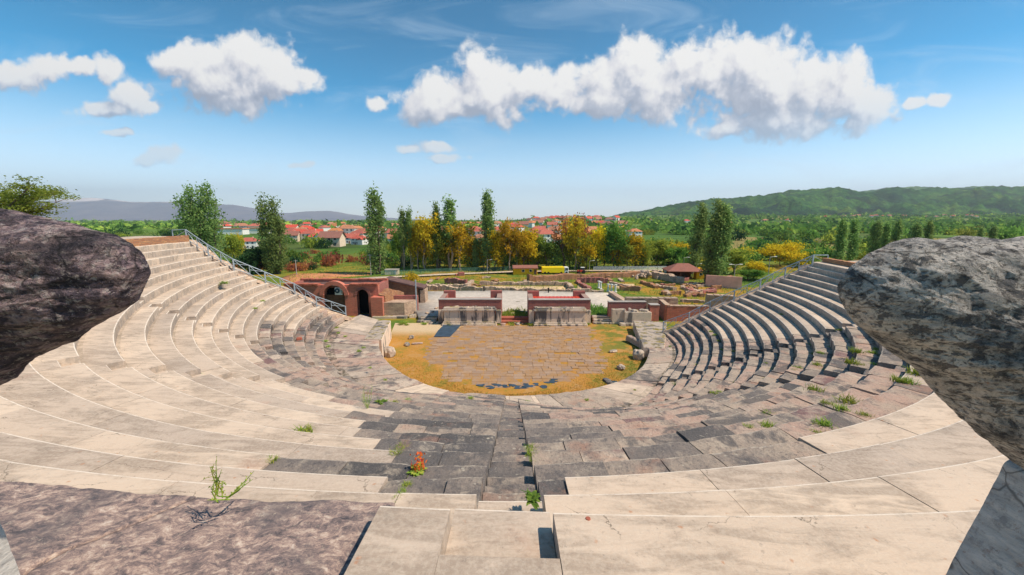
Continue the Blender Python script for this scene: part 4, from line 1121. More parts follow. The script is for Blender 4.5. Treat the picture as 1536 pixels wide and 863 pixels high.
t = thing('steel_post', 'grey steel post standing before the cream annex', 'post', (-12.75, 52.2, 0)); mb = MB(); mb.tube((0, 0, 0), (0, 0, 4.6), .09, .09, 8); mb.build('shaft', M_METAL, t); mb = MB(); mb.box((0, 0, .05), (.4, .4, .1), 0, .02); mb.build('foot_plate', M_METAL, t)
for px, py in ((726, 438.5), (822.5, 441)):
    p = at(px, py, .3); t = thing('bollard_lamp', 'short dark bollard by the courtyard wall behind the %s podium' % ('left' if px < 770 else 'right'), 'bollard', p, 0, 'dark bollards along the courtyard wall')
    mb = MB(); mb.tube((0, 0, 0), (0, 0, .85), .11, .09, 10); mb.build('shaft', M_BLACK, t); mb = MB(); mb.tube((0, 0, .85), (0, 0, 1.0), .15, .13, 10); mb.build('cap', M_BLACK, t)

for k in range(46):
    px_ = random.choice([random.uniform(628, 660), random.uniform(745, 800), random.uniform(880, 925), random.uniform(600, 1000)]); py_ = random.uniform(478, 488) if k % 2 else random.uniform(462, 474)
    p = at(px_, py_, .05 if k % 2 else .5); o = bpy.data.objects.new('rubble_stone', me[k % 4]); link(o); s_ = random.uniform(.25, .75); o.scale = (s_, s_, s_ * .7); o.location = p + (0, 0, .08); o.rotation_euler[2] = k
    tag(o, 'loose stone lying about the stage front', 'stone', 'loose stones about the stage')
# ================================================================ huts, vehicles, poles and fences by the road
p = at(788, 412.6); t = thing('yellow_hut', 'long yellow hut with brownish red roof on the meadow', 'hut', p, .04)
mb = MB(); mb.box((0, 1.2, .75), (5.5, 2.4, 1.5)); mb.build('wall', M_YELLOW, t)
mb = MB(); mb.extr([(-2.9, 1.45), (2.9, 1.45), (2.75, 1.62), (-2.75, 1.62)], -.25, 2.65)
mb.add([(-2.9, -.3, 1.5), (2.9, -.3, 1.5), (2.9, 1.2, 2.15), (-2.9, 1.2, 2.15), (2.9, 2.7, 1.5), (-2.9, 2.7, 1.5)], [(0, 1, 2, 3), (3, 2, 4, 5), (0, 3, 5), (1, 4, 2)]); mb.build('roof', M_TILE_BR, t)
for xx in (-.5, 1.2):
    mb = MB(); mb.box((xx, -.02, .95), (.6, .1, .55)); w = mb.build('window', M_WHITE, t); mb = MB(); mb.box((xx, -.08, .95), (.48, .04, .43)); mb.build('pane', M_BLACK, w)
mb = MB(); mb.box((2.3, -.02, .65), (.55, .1, 1.2)); mb.build('door', M_WOOD, t)
p = at(833, 411.4); t = thing('trailer', 'long lemon yellow trailer with a white front end', 'trailer', p, .02)
mb = MB(); mb.box((-.5, 1, .95), (5.2, 1.9, 1.3), 0, .05); mb.build('box_body', M_LEMON, t)
mb = MB(); mb.box((2.6, 1, .9), (.95, 1.9, 1.35), 0, .06); mb.build('cab', M_WHITE, t)
mb = MB(); mb.box((2.62, .03, 1.15), (.6, .06, .45)); mb.build('window', M_GLASS, t)
mb = MB(); mb.box((0, 1, .25), (5.6, 1.4, .12)); mb.build('chassis', M_BLACK, t)
for xx in (-2.4, -1.6, 1.4, 2.6):
    for yy in (.12, 1.75):
        mb = MB(); mb.tube((xx, yy - .1, .27), (xx, yy + .12, .27), .27, .27, 14); mb.build('wheel', M_RUBBER, t)
p = at(873.5, 410.8); t = thing('tractor', 'small red tractor with white roof on the grass beside the trailer', 'tractor', p, .1)
mb = MB(); mb.box((0, .5, .62), (1.1, .8, .5), 0, .06); mb.box((-.75, .5, .6), (.7, .6, .4), 0, .06); mb.build('body', M_RED, t)
mb = MB(); mb.box((.15, .5, 1.1), (.7, .75, .55), 0, .03); mb.build('cab_glass', M_GLASS, t)
mb = MB(); mb.box((.15, .5, 1.42), (.9, .9, .1), 0, .03); mb.build('cab_roof', M_WHITE, t)
for xx, rr in ((.35, .42), (-.85, .28)):
    for yy in (.02, .98):
        mb = MB(); mb.tube((xx, yy - .08, rr), (xx, yy + .1, rr), rr, rr, 16); mb.build('wheel', M_RUBBER, t)
p = at(1030, 418.5); t = thing('garden_kiosk', 'yellow kiosk with wide red hipped roof and open shaded terrace', 'kiosk', p, -.12)
mb = MB(); mb.box((2.9, .7, .95), (2.1, 2.0, 1.9)); mb.extr([(1.85, 1.9), (3.95, 1.9), (2.9, 2.35)], -.3, 1.7); mb.build('wall', M_YELLOW, t)
mb = MB(); mb.box((2.75, -.32, 1.1), (.62, .08, .6)); w = mb.build('window', M_WHITE, t); mb = MB(); mb.box((2.75, -.37, 1.1), (.5, .04, .48)); mb.build('pane', M_BLACK, w)
mb = MB(); a, b = (-4.2, -1.4), (3.1, 4.2)
mb.add([(a[0], a[1], 1.75), (b[0], a[1], 1.75), (b[0], b[1], 1.75), (a[0], b[1], 1.75), (-1.7, 1.4, 3.2), (.6, 1.4, 3.2), (a[0], a[1], 1.63), (b[0], a[1], 1.63), (b[0], b[1], 1.63), (a[0], b[1], 1.63)], [(0, 1, 5, 4), (1, 2, 5), (2, 3, 4, 5), (3, 0, 4), (6, 9, 8, 7), (0, 6, 7, 1), (1, 7, 8, 2), (2, 8, 9, 3), (3, 9, 6, 0)]); mb.build('roof', M_TILE_BR, t)
for xx, yy in ((-3.9, -1.1), (-1.6, -1.1), (.7, -1.1), (-3.9, 3.9), (2.8, 3.9)):
    mb = MB(); mb.box((xx, yy, .85), (.16, .16, 1.7)); mb.build('post', M_WOOD, t)
mb = MB(); mb.box((-.8, 3.2, .8), (5.2, .2, 1.6)); mb.build('back_wall', M_WOOD, t)
mb = MB(); mb.box((-2.3, .3, .55), (2.2, .9, .1)); mb.box((-2.3, .3, .25), (.3, .3, .5)); mb.build('table', M_WOOD, t)
p = at(587, 412.5); t = thing('utility_hut', 'small pale utility hut beside the tall poplar', 'hut', p, .03)
mb = MB(); mb.box((0, .8, .55), (2.9, 1.6, 1.15)); mb.build('wall', M_CREAM, t)
mb = MB(); mb.box((0, .8, 1.17), (3.1, 1.8, .12), 0, .03); mb.build('roof', M_CONCRETE, t); mb = MB(); mb.box((.8, -.02, .5), (.5, .06, .9)); mb.build('door', M_METAL, t)
p = at(692, 413.6); t = thing('brick_stub', 'small red brick block standing on the lawn before the road', 'ruin', p, .2)
mb = MB(); mb.box((0, 0, .4), (1.4, 1.0, .8), 0, .06); mb.build('brick_core', M_BRICK_DK, t); mb = MB(); mb.box((-.9, .1, .2), (.8, .8, .4), .3, .05); mb.build('fallen_bricks', M_BRICK, t)
def lamp(px, py, H, label, arms=1):
    p = at(px, py); t = thing('street_lamp', label, 'street lamp', p)
    mb = MB(); mb.tube((0, 0, 0), (0, 0, H), .075, .05, 8); mb.build('pole', M_CONCRETE, t)
    for s_ in ((1,) if arms == 1 else (-1, 1)):
        mb = MB(); mb.tube((0, 0, H - .05), (s_ * .75, -.1, H + .1), .035); mb.box((s_ * .95, -.1, H + .1), (.6, .22, .12), 0, .03); mb.build('lamp_head', M_WHITE, t)
lamp(731, 408, 2.9, 'street lamp in front of the tall middle poplar'); lamp(884, 406, 2.4, 'street lamp right of the red tractor')
lamp(1025, 406, 3.2, 'street lamp between the bright shrubs and the kiosk'); lamp(1044, 408, 1.9, 'low double street lamp behind the kiosk roof', 2)
lamp(1100, 431, 4.2, 'tall double street lamp beside the salmon wall', 2)
lamp(1151, 425, 5.2, 'street lamp rising behind the right railing', 1)
def pole(px, py, H, label):
    p = at(px, py); t = thing('utility_pole', label, 'utility pole', p)
    mb = MB(); mb.tube((0, 0, 0), (0, 0, H), .11, .08, 8); mb.build('shaft', M_CONCRETE, t); mb = MB(); mb.box((0, 0, H - .25), (.9, .08, .08)); mb.build('crossbar', M_METAL, t)
pole(445, 412, 3.4, 'concrete utility pole right of the double poplar'); pole(556.5, 413, 4.8, 'concrete utility pole left of the tall slim poplar')
def fence(pts, h, label, mat, step=2.2):
    t = thing('wire_fence', label, 'fence', at(*pts[0])); o0 = at(*pts[0])
    mbr = MB()
    for (a, b) in zip(pts[:-1], pts[1:]):
        A, B = at(*a) - o0, at(*b) - o0; L = np.linalg.norm(B - A); n = max(1, int(L / step))
        for k in range(n):
            q = A + (B - A) * k / n; mb = MB(); mb.tube(q, q + (0, 0, h), .04, .04, 6); mb.build('post', mat, t)
        for z in np.linspace(.12, h, 7): mbr.tube(A + (0, 0, z), B + (0, 0, z), .022, .022, 4)
    mbr.build('wires', mat, t)
fence([(572, 413.4), (660, 409.6), (772, 405.6)], 1.0, 'green wire fence along the far side of the dusty road', M_GREENFENCE)
fence([(890, 405.6), (1000, 405)], .9, 'pale wire fence behind the row of white stones', M_METAL)
# salmon wall at the right, and pale stones beside the road
plain_wall((1058, 430), (1112, 434), 0, 2.2, .3, 'salmon coloured panel wall right of the two leaning poplars', M_SALMON, 'garden_wall', coping=False)
plain_wall((996, 409), (1010, 409.2), 0, .8, .4, 'short cream wall left of the kiosk', M_CREAM, 'garden_wall', coping=False)
for k in range(20):
    p = at(random.uniform(930, 992), random.uniform(406.5, 409)); o = bpy.data.objects.new('white_stone', me[k % 4]); link(o)
    o.scale = (random.uniform(.5, 1),) * 3; o.location = p + (0, 0, .1); o.rotation_euler[2] = random.random() * 6
    tag(o, 'whitish stone in the row lying along the road', 'stone', 'pale stones along the road')
# ================================================================ hills and mountains
def ridge(name, D, pts, depth, mat, seed, amp, rows=26, curve=1.3):
    xs = np.arange(pts[0][0], pts[-1][0] + 1, 6 if D > 6000 else 4); ys = np.interp(xs, [p[0] for p in pts], [p[1] for p in pts])
    V = []
    for r_ in range(rows):
        f = r_ / (rows - 1); dist = D - depth * (1 - f)
        for x, y in zip(xs, ys):
            top = atd(x, y, D); bx = atd(x, y, dist)[0]
            hz = max(0, top[2] + 25); prof = f ** curve
            V.append((bx, dist, -25 + hz * prof))
    V = np.array(V); P_ = V / D * 40
    nz = fbm(P_, .32, 6, seed); nz2 = fbm(P_, 2.0, 4, seed + 4)
    f = np.repeat(np.linspace(0, 1, rows), len(xs))
    V[:, 2] += (nz * amp * (.25 + .75 * np.sin(f * math.pi)) + nz2 * amp * .10) * np.clip((V[:, 2] + 25) / 60, 0, 1)
    V = np.vstack([V, V[-len(xs):] + [0, D * .2, 0] - [0, 0, 900]]); n = len(xs)
    F = np.array([(l * n + k, l * n + k + 1, (l + 1) * n + k + 1, (l + 1) * n + k) for l in range(rows) for k in range(n - 1)])
    o = mesh_np(name, V, F, mat, None, True); tag(o, kind='structure'); return o
def f_hill(g):
    p = g.pos(); n = g.noise(p, .0035, 7, .6, .6); n2 = g.noise(p, .018, 6, .7); n3 = g.noise(p, .045, 5, .7)
    c = g.ramp(g.math('ADD', g.math('MULTIPLY', n, .6), g.math('MULTIPLY', n2, .4)), [(.38, (.010, .045, .016)), (.46, (.028, .105, .022)), (.53, (.06, .155, .026)), (.60, (.12, .21, .032))])
    x = g.n('ShaderNodeSeparateXYZ', {0: p})
    # plantation of dark conifers low on the slope
    a = g.math('DIVIDE', x.outputs[0], x.outputs[1]); zz = x.outputs[2]
    hy = g.math('ADD', zz, g.math('MULTIPLY', g.math('SUBTRACT', n, .5), 90))
    m = g.math('MULTIPLY', g.map(a, .46, .56), g.map(a, .98, .88)); m = g.math('MULTIPLY', m, g.math('MULTIPLY', g.map(hy, 18, 30), g.map(hy, 74, 60)))
    m = g.math('MULTIPLY', m, g.map(g.noise(g.vmath('ADD', p, (900, 0, 0)), .0022, 4, .55), .42, .52))
    c = g.mix(g.math('MULTIPLY', m, .92), c, (.006, .024, .022))
    c = g.mix(g.map(n3, .47, .58, 0, .65), c, (.010, .04, .014))
    c = g.mix(g.map(g.noise(g.vmath('ADD', p, (300, 70, 0)), .0045, 5, .6), .54, .62, 0, .75), c, (.008, .03, .018))
    return {'col': c, 'normal': g.bump(g.math('ADD', n2, n3), 1.0, 14), 'rough': .95, 'spec': .05}
M_HILL = material('wooded_hill', f_hill)
ridge('hills', 2600, [(830, 334), (880, 331), (920, 325), (960, 318), (1000, 309), (1040, 302), (1090, 297), (1140, 294), (1180, 289), (1220, 284), (1250, 282), (1290, 287), (1310, 287), (1340, 281), (1370, 283), (1400, 281), (1440, 284), (1480, 281), (1540, 279), (1600, 276), (1800, 280), (2100, 300)], 1150, M_HILL, 3, 75)
ridge('hills', 4300, [(1230, 290), (1290, 286), (1330, 281), (1400, 283), (1450, 280), (1540, 283), (1700, 278), (2100, 285)], 900, M_HILL, 9, 80)
def f_mtn(g):
    p = g.pos(); n = g.noise(p, .0012, 8, .62, .5); z = g.n('ShaderNodeSeparateXYZ', {0: p}).outputs[2]
    c = g.ramp(n, [(.35, (.13, .14, .19)), (.6, (.20, .19, .22))])
    sn = g.math('MULTIPLY', g.map(g.math('ADD', z, g.math('MULTIPLY', n, 320)), 600, 690), g.map(g.noise(p, .0022, 5, .6), .42, .55))
    return {'col': g.mix(sn, c, (.75, .68, .66)), 'normal': g.bump(n, .8, 120), 'rough': 1, 'spec': 0}
M_MTN = material('mountain_slope', f_mtn)
ridge('mountains', 11000, [(-700, 310), (-300, 302), (0, 303), (60, 302), (100, 299), (135, 297), (165, 299), (200, 303), (240, 303), (275, 302), (310, 306), (350, 307), (380, 312), (410, 319), (435, 320), (460, 317), (492, 316.5), (520, 321), (560, 325), (610, 329), (680, 331), (760, 333)], 3500, M_MTN, 5, 60, 24, 1.5)

# ================================================================ trees
def leaf_quads(C, size, rnd, flat=0.0, outward=None, stretch=1.0):
    """one small leaf-clump quad per centre"""
    n = len(C)
    a = rng.normal(size=(n, 3)); a /= np.linalg.norm(a, axis=1)[:, None]
    if outward is not None: a = a * .8 + outward; a /= np.linalg.norm(a, axis=1)[:, None] + 1e-9
    b = np.cross(a, rng.normal(size=(n, 3))); b /= np.linalg.norm(b, axis=1)[:, None] + 1e-9
    c = np.cross(a, b)
    s = (size * rng.uniform(.55, 1.3, n))[:, None]
    V = np.stack([C - b * s, C + c * s * .62 * stretch, C + b * s, C - c * s * .62 * stretch], 1).reshape(-1, 3)
    return V, np.arange(4 * n).reshape(n, 4), rnd
def limb(mb, a, b, r0, r1, n=6):
    mid = (a + b) / 2 + rng.normal(size=3) * np.linalg.norm(b - a) * .05
    mb.tube(a, mid, r0, (r0 + r1) / 2, n, False); mb.tube(mid, b, (r0 + r1) / 2, r1, n, False)
def poplar_meshes(H, W, plumes, nleaf, leafm, bark, seed, lean=0.0, trunk=.1, size=.25):
    global rng; rng = np.random.default_rng(seed)
    mb = MB(); Cs = []; Rn = []; Out = []
    for (ox, oy, h, w, z0) in plumes:
        n = int(1.25 * nleaf * h * w / sum(q[2] * q[3] for q in plumes))
        base = np.array([ox * .25, oy * .25, 0]); top = np.array([ox + lean * h, oy, h * H])
        limb(mb, base, np.array([ox * .7 + lean * h * .4, oy * .7, h * H * .45]), .26 * H / 18, .14 * H / 18); limb(mb, np.array([ox * .7 + lean * h * .4, oy * .7, h * H * .45]), top * [1, 1, .97], .14 * H / 18, .02)
        nb = max(14, n // 34)                                   # upswept sprays, each a loose clump
        for k in range(nb):
            t = z0 + (1 - z0) * rng.beta(1.15, 1.1)
            rad = w * W / 2 * (math.sin(math.pi * min(1, (t - z0) / (1 - z0) * .93 + .07)) ** .55) * (1 - .35 * t)
            th = rng.uniform(0, 2 * math.pi); rr = rad * math.sqrt(rng.uniform(.15, 1))
            zc = t * h * H; cx = base[:2] + (top[:2] - base[:2]) * t
            cen = np.array([cx[0] + rr * math.cos(th), cx[1] + rr * math.sin(th), zc])
            m = int(n / nb); q = rng.normal(size=(m, 3)) * np.array([.075 * W * w + .10, .075 * W * w + .10, .055 * H * h * .7])
            q[:, :2] += q[:, 2:3] * .22 * np.array([math.cos(th), math.sin(th)])
            Cs.append(cen + q); Rn.append(np.clip(rng.normal(.5, .17) + rng.normal(0, .14, m), 0, 1))
            o_ = np.array([math.cos(th), math.sin(th), .5]); Out.append(np.tile(o_, (m, 1)))
            if k % 3 == 0: limb(mb, np.array([cx[0], cx[1], max(0, zc - 1.6)]), cen, .04, .012, 4)
    C = np.vstack(Cs); C[:, 2] = np.maximum(C[:, 2], .3)
    V, F, r = leaf_quads(C, size, np.concatenate(Rn), outward=np.vstack(Out) * .35)
    cr = mesh_np('poplar_crown', V, F, leafm, None, False, fattr=r, make=False)
    tr = mesh_np('poplar_trunk', np.vstack(mb.V), mb.F, bark, None, True, make=False)
    return tr, cr
def broad_meshes(H, W, nleaf, leafm, bark, seed, clear=.25, open_=.5, size=.28, limbs=7, round_=False):
    global rng; rng = np.random.default_rng(seed)
    mb = MB(); Cs = []; Rn = []; Out = []
    fork = np.array([rng.normal(0, .15), rng.normal(0, .15), H * clear]); limb(mb, np.zeros(3), fork, .24 * H / 12, .17 * H / 12, 8)
    tips = []
    for k in range(limbs):
        th = 2 * math.pi * (k + rng.uniform(-.3, .3)) / limbs; el = rng.uniform(.5, 1.3)
        e = fork + np.array([math.cos(th) * math.cos(el) * W * .42, math.sin(th) * math.cos(el) * W * .42, math.sin(el) * H * (1 - clear) * .62]) * rng.uniform(.7, 1.05)
        limb(mb, fork, e, .12 * H / 12, .05 * H / 12)
        for j in range(4):
            e2 = e + np.array([rng.normal(0, W * .16), rng.normal(0, W * .16), rng.uniform(-.06, .26) * H]); limb(mb, e, e2, .045 * H / 12, .012); tips += [e2, (e + e2) / 2]
            for _ in range(2): tips.append(e2 + rng.normal(size=3) * np.array([W * .09, W * .09, H * .06]))
    for j in range(limbs):
        tips.append(fork + np.array([rng.normal(0, W * .22), rng.normal(0, W * .22), rng.uniform(-.05, .25) * H]))
    c0 = np.array([0, 0, H * .55])
    for tp in tips:
        m = int(nleaf / len(tips) * rng.uniform(.4, 1.6)); q = rng.normal(size=(m, 3)) * np.array([W * .075, W * .075, H * .05]) * (1.3 - .6 * open_)
        Cs.append(tp + q); Rn.append(np.clip(rng.normal(.5, .2) + rng.normal(0, .13, m), 0, 1)); o_ = tp - c0; o_ = o_ / (np.linalg.norm(o_) + .1) + np.array([0, 0, .4]); Out.append(np.tile(o_, (m, 1)))
    C = np.vstack(Cs); C[:, 2] = np.maximum(C[:, 2], .15)
    s_ = H / C[:, 2].max(); C *= [1, 1, s_]
    V, F, r = leaf_quads(C, size, np.concatenate(Rn), outward=np.vstack(Out) * .35)
    cr = mesh_np('tree_crown', V, F, leafm, None, False, fattr=r, make=False)
    tr = mesh_np('tree_trunk', np.vstack(mb.V), mb.F, bark, None, True, make=False)
    return tr, cr
def plant(name, label, cat, meshes, loc, h, h0, wscale=1.0, rz=None, group=None, parts=('trunk', 'crown'), lean=0):
    s_ = h / h0
    if parts is None:
        o = bpy.data.objects.new(name, meshes); link(o)
        o.location = loc
    else:
        o = thing(name, label, cat, loc)
        for nm, m in zip(parts, meshes): link(bpy.data.objects.new(nm, m), o)
    o.scale = (s_ * wscale, s_ * wscale, s_); o.rotation_euler = (0, lean, random.random() * 6.28 if rz is None else rz)
    return tag(o, label, cat, group)
def height(x, yb, yt):
    b = at(x, yb); return b, float(atd(x, yt, b[1])[2])
def top_h(px, D, yt, z=0): return float(atd(px, yt, D)[2]) - z
PH = 18.0
PM = {
 'slim': poplar_meshes(PH, 4.3, [(0, 0, 1, 1, .03), (.75, .2, .93, .62, .12), (-.7, -.3, .88, .55, .05)], 4200, L_POPLAR, M_BARK, 11),
 'slim2': poplar_meshes(PH, 3.6, [(0, 0, 1, 1, .16), (.7, 0, .95, .6, .25), (-.5, .2, .8, .6, .18)], 3600, L_POPLAR, M_BARK, 12),
 'tuft': poplar_meshes(PH, 3.2, [(0, 0, 1, 1, .36), (.4, .2, .96, .7, .42)], 2300, L_POPLAR, M_BARK_LT, 13),
 'double': poplar_meshes(PH, 6.6, [(-1.2, 0, 1, .85, .05), (.7, .3, .97, .7, .08), (2.0, -.2, .72, .6, .05), (-1.9, -.5, .7, .55, .02)], 6200, L_POPLAR, M_BARK, 14),
 'wide': poplar_meshes(PH, 10.5, [(-3.6, 0, .88, .5, .03), (-2.2, .6, .97, .5, .05), (-.6, -.4, 1, .5, .05), (1.0, .5, .97, .5, .05), (2.3, 0, 1.02, .5, .05), (3.7, .3, .86, .5, .03), (0, -1, .8, .6, .02)], 9000, L_POPLAR, M_BARK, 15),
 'lean': poplar_meshes(PH, 4.2, [(0, 0, 1, 1, .10), (.8, .1, .92, .6, .16)], 3600, L_POPLAR, M_BARK, 16, lean=1.6)}
def pop(kind, px, yb, yt, ws, label, D=None, rz=0):
    if D is None: b = at(px, yb); D = b[1]
    else: b = atd(px, 400, D); b[2] = tz(b[0], D)
    h = top_h(px, D, yt, b[2]); plant('poplar_tree', label, 'poplar', PM[kind], (b[0], b[1], b[2] - .05), h, PH, ws, rz)
pop('wide', 308, 0, 282, .98, 'broad many-stemmed poplar clump above the top of the left railing', 92)
pop('double', 415, 411, 293, 1.0, 'double-crowned poplar between the left railing and the red roofed village')
pop('slim', 567, 411.5, 287, 1.15, 'tall slim dark poplar standing alone above the brick hall')
pop('tuft', 606, 406, 317, .95, 'thin bare-stemmed poplar, left one of a close pair'); pop('tuft', 617, 406, 317, .9, 'thin bare-stemmed poplar, right one of a close pair', rz=2)
pop('slim2', 656, 406, 307, .85, 'narrow poplar rising out of the ochre trees'); pop('tuft', 675, 406, 301, 1.45, 'tufted poplar with long bare stem left of the middle')
pop('slim2', 732, 406, 290, 1.12, 'tallest slim poplar in the middle behind the road', rz=1)
pop('slim', 714, 406, 358, 1.15, 'short green poplar at the foot of the middle row')
pop('lean', 1037, 411, 307, 1.05, 'poplar leaning right, left of the leaning pair by the kiosk')
pop('lean', 1058, 427, 303, 1.05, 'dark poplar leaning right, beside the kiosk wall'); pop('lean', 1073, 428, 309, 1.1, 'fuller leaning poplar rising just left of the salmon wall', rz=.4)
for k, (px, yt, D, kd) in enumerate([(1256, 331, 95, 'slim2'), (1274, 330, 98, 'slim2'), (1307, 332, 120, 'slim'), (1322, 334, 122, 'slim2'), (1338, 331, 118, 'slim'), (1366, 335, 126, 'slim'), (1384, 333, 128, 'slim2'), (1462, 342, 150, 'slim'), (1480, 340, 152, 'slim')]):
    pop(kd, px, 0, yt, 1.25, ['poplar just right of the right railing top, left one of two', 'poplar just right of the right railing top, right one of two'][k] if k < 2 else 'green poplar in the row rising behind the pale pitted boulder', D, k)
bpy.context.view_layer.update()
for o in list(COL.objects):
    if o.get('label', '').startswith('green poplar in the row'): o['group'] = 'poplars behind the pale boulder'
BM = {
 'ochre': (broad_meshes(12, 6.5, 3000, L_OCHRE, M_BARK_LT, 21, .28, .6), 12), 'orange': (broad_meshes(12, 6, 2300, L_OCHRE, M_BARK_LT, 22, .3, .8), 12),
 'yellow': (broad_meshes(11, 5.5, 3200, L_YELLOW, M_BARK, 23, .18, .5), 11), 'green': (broad_meshes(12, 7, 4600, L_GREEN, M_BARK, 24, .15, .4), 12),
 'olive': (broad_meshes(11, 6.5, 3800, L_OLIVE, M_BARK, 25, .16, .5), 11), 'bare': (broad_meshes(13, 5, 700, L_RUST, M_BARK, 26, .35, .9), 13),
 'dark': (broad_meshes(8, 5.5, 4200, L_DARK, M_BARK, 27, .05, .2), 8), 'broadyellow': (broad_meshes(8, 11, 4200, L_YELLOW, M_BARK, 28, .22, .3), 8)}
def tree(kind, px, yb, yt, wpx, label, D=None):
    if D is None: b = at(px, yb); D = b[1]
    else: b = atd(px, 400, D); b[2] = tz(b[0], D)
    ms, h0 = BM[kind]; h = top_h(px, D, yt, b[2])
    w0 = {'ochre': 6.5, 'orange': 6, 'yellow': 5.5, 'green': 7, 'olive': 6.5, 'bare': 5, 'dark': 5.5, 'broadyellow': 11}[kind]
    w = wpx / FPX * D * 1.02; plant('broadleaf_tree', label, 'tree', ms, (b[0], b[1], b[2] - .05), h, h0, w / w0 / (h / h0))
TR = [('ochre', 638, 406, 318, 40, 'large ochre tree with pale trunk beside the thin poplar pair'), ('orange', 691, 406, 325, 44, 'orange-brown thin-leaved tree right of the tufted poplar'), ('yellow', 743, 406, 336, 30, 'yellow tree touching the tallest slim poplar'),
 ('ochre', 765, 406, 326, 36, 'tall ochre tree above the left end of the yellow hut'), ('yellow', 786, 404, 338, 32, 'yellow-green tree behind the yellow hut'), ('bare', 845, 403, 321, 30, 'nearly bare brown tree behind the yellow trailer'),
 ('ochre', 862, 404, 320, 34, 'tall golden tree behind the red tractor'), ('bare', 868, 403, 317, 26, 'bare-topped tree among the golden trees'), ('yellow', 880, 404, 345, 26, 'small golden tree beside the street lamp'), ('yellow', 894, 403, 333, 28, 'upright golden tree left of the large green tree'),
 ('green', 920, 403, 329, 40, 'large green tree right of the golden trees'), ('yellow', 947, 403, 344, 32, 'bright yellow tree right of the large green tree'), ('olive', 985, 400, 357, 40, 'yellow-topped green tree left of the kiosk'), ('yellow', 1023, 398, 361, 34, 'yellow tree behind the lone leaning poplar'),
 ('broadyellow', 1170, 400, 359, 56, 'broad spreading yellow tree above the right railing'), ('yellow', 1131, 418, 389, 26, 'small yellow tree left of the right railing'), ('green', 1122, 420, 402, 40, 'green bushy tree below the small yellow tree'),
 ('orange', 715, 405, 348, 24, 'slender orange tree left of the tallest slim poplar'), ('olive', 660, 405, 340, 36, 'olive tree among the ochre trees'), ('olive', 805, 403, 372, 30, 'small olive tree behind the yellow hut roof'),
 ('dark', 388, 410, 366, 34, 'dark evergreen tree left of the double poplar'), ('dark', 372, 412, 378, 26, 'low dark evergreen behind the left railing'), ('yellow', 362, 400, 345, 14, 'thin yellow tree above the left railing'), ('olive', 352, 402, 350, 26, 'olive tree right of the broad poplar clump'),
 ('olive', 965, 402, 366, 26, 'small olive tree right of the bright yellow tree'), ('green', 1005, 400, 368, 34, 'green tree left of the yellow tree by the kiosk'), ('ochre', 628, 406, 332, 24, 'slender ochre tree right of the thin poplar pair'), ('orange', 775, 405, 340, 24, 'thin orange tree in the middle row'),
 ('olive', 1100, 410, 372, 44, 'olive tree right of the leaning poplars'), ('green', 1205, 398, 372, 30, 'green tree behind the upper right railing')]
for k in range(22):
    px_ = 600 + 365 * (k + random.uniform(.1, .9)) / 22
    TR.append((random.choice(['yellow', 'olive', 'ochre', 'olive', 'yellow', 'green']), px_, random.uniform(401, 404.5), random.uniform(338, 366), random.uniform(22, 34), 'yellow-green tree filling the row behind the road'))
for a in TR:
    tree(*a)
for o in list(COL.objects):
    if o.get('label', '').startswith('yellow-green tree filling'): o['group'] = 'trees filling the row behind the road'
# feathery acacia at the left edge
def acacia(seed):
    global rng; rng = np.random.default_rng(seed); mb = MB(); Cs = []; Rn = []
    fork = np.array([0, 0, 2.4]); limb(mb, np.zeros(3), fork, .2, .15, 8)
    for k in range(13):
        th = 6.283 * k / 13 + rng.normal(0, .15); tilt = rng.uniform(.25, 1.15); L = rng.uniform(4.2, 6.2) * (1 - .25 * math.sin(tilt))
        d = np.array([math.cos(th) * math.cos(tilt), math.sin(th) * math.cos(tilt), math.sin(tilt)]); m1 = fork + d * L * .5 + [0, 0, .35]; e1 = fork + d * L * [1, 1, .92]
        limb(mb, fork, m1, .09, .05); limb(mb, m1, e1, .05, .015)
        for j in range(13):
            f = rng.uniform(.32, 1.0); c0 = fork + (m1 - fork) * f * 2 if f < .5 else m1 + (e1 - m1) * (f - .5) * 2
            dd = d * .6 + rng.normal(size=3) * [.55, .55, .16]; tw = c0 + dd * rng.uniform(.6, 1.25); limb(mb, c0, tw, .022, .006, 4); sh = rng.normal(.5, .2)
            for q in range(3):
                pc = c0 + (tw - c0) * (.5 + .28 * q); m = 52; pts = rng.normal(size=(m, 3)) * [.27, .27, .055]; Cs.append(pc + pts); Rn.append(np.clip(sh + rng.normal(0, .12, m), 0, 1))
    C = np.vstack(Cs); V, F, r = leaf_quads(C, .062, np.concatenate(Rn), outward=np.tile([0, 0, 1.0], (len(C), 1)))
    return mesh_np('acacia_trunk', np.vstack(mb.V), mb.F, M_BARK, None, True, make=False), mesh_np('acacia_crown', V, F, L_ACACIA, None, False, fattr=r, make=False)
ac_t, ac_c = acacia(41)
b = np.array([-29.2, 22.5]); zb = tz(*b)
o = thing('acacia_tree', 'feathery light green acacia tree behind the purple boulder', 'tree', (b[0], b[1], zb - .1)); link(bpy.data.objects.new('trunk', ac_t), o); link(bpy.data.objects.new('crown', ac_c), o)
hh = float(atd(-20, 243, 22.5)[2]) - zb; o.scale = (1.05, 1.05, hh / float(max(v_.co.z for v_ in ac_c.vertices))); o.rotation_euler[2] = 1.0

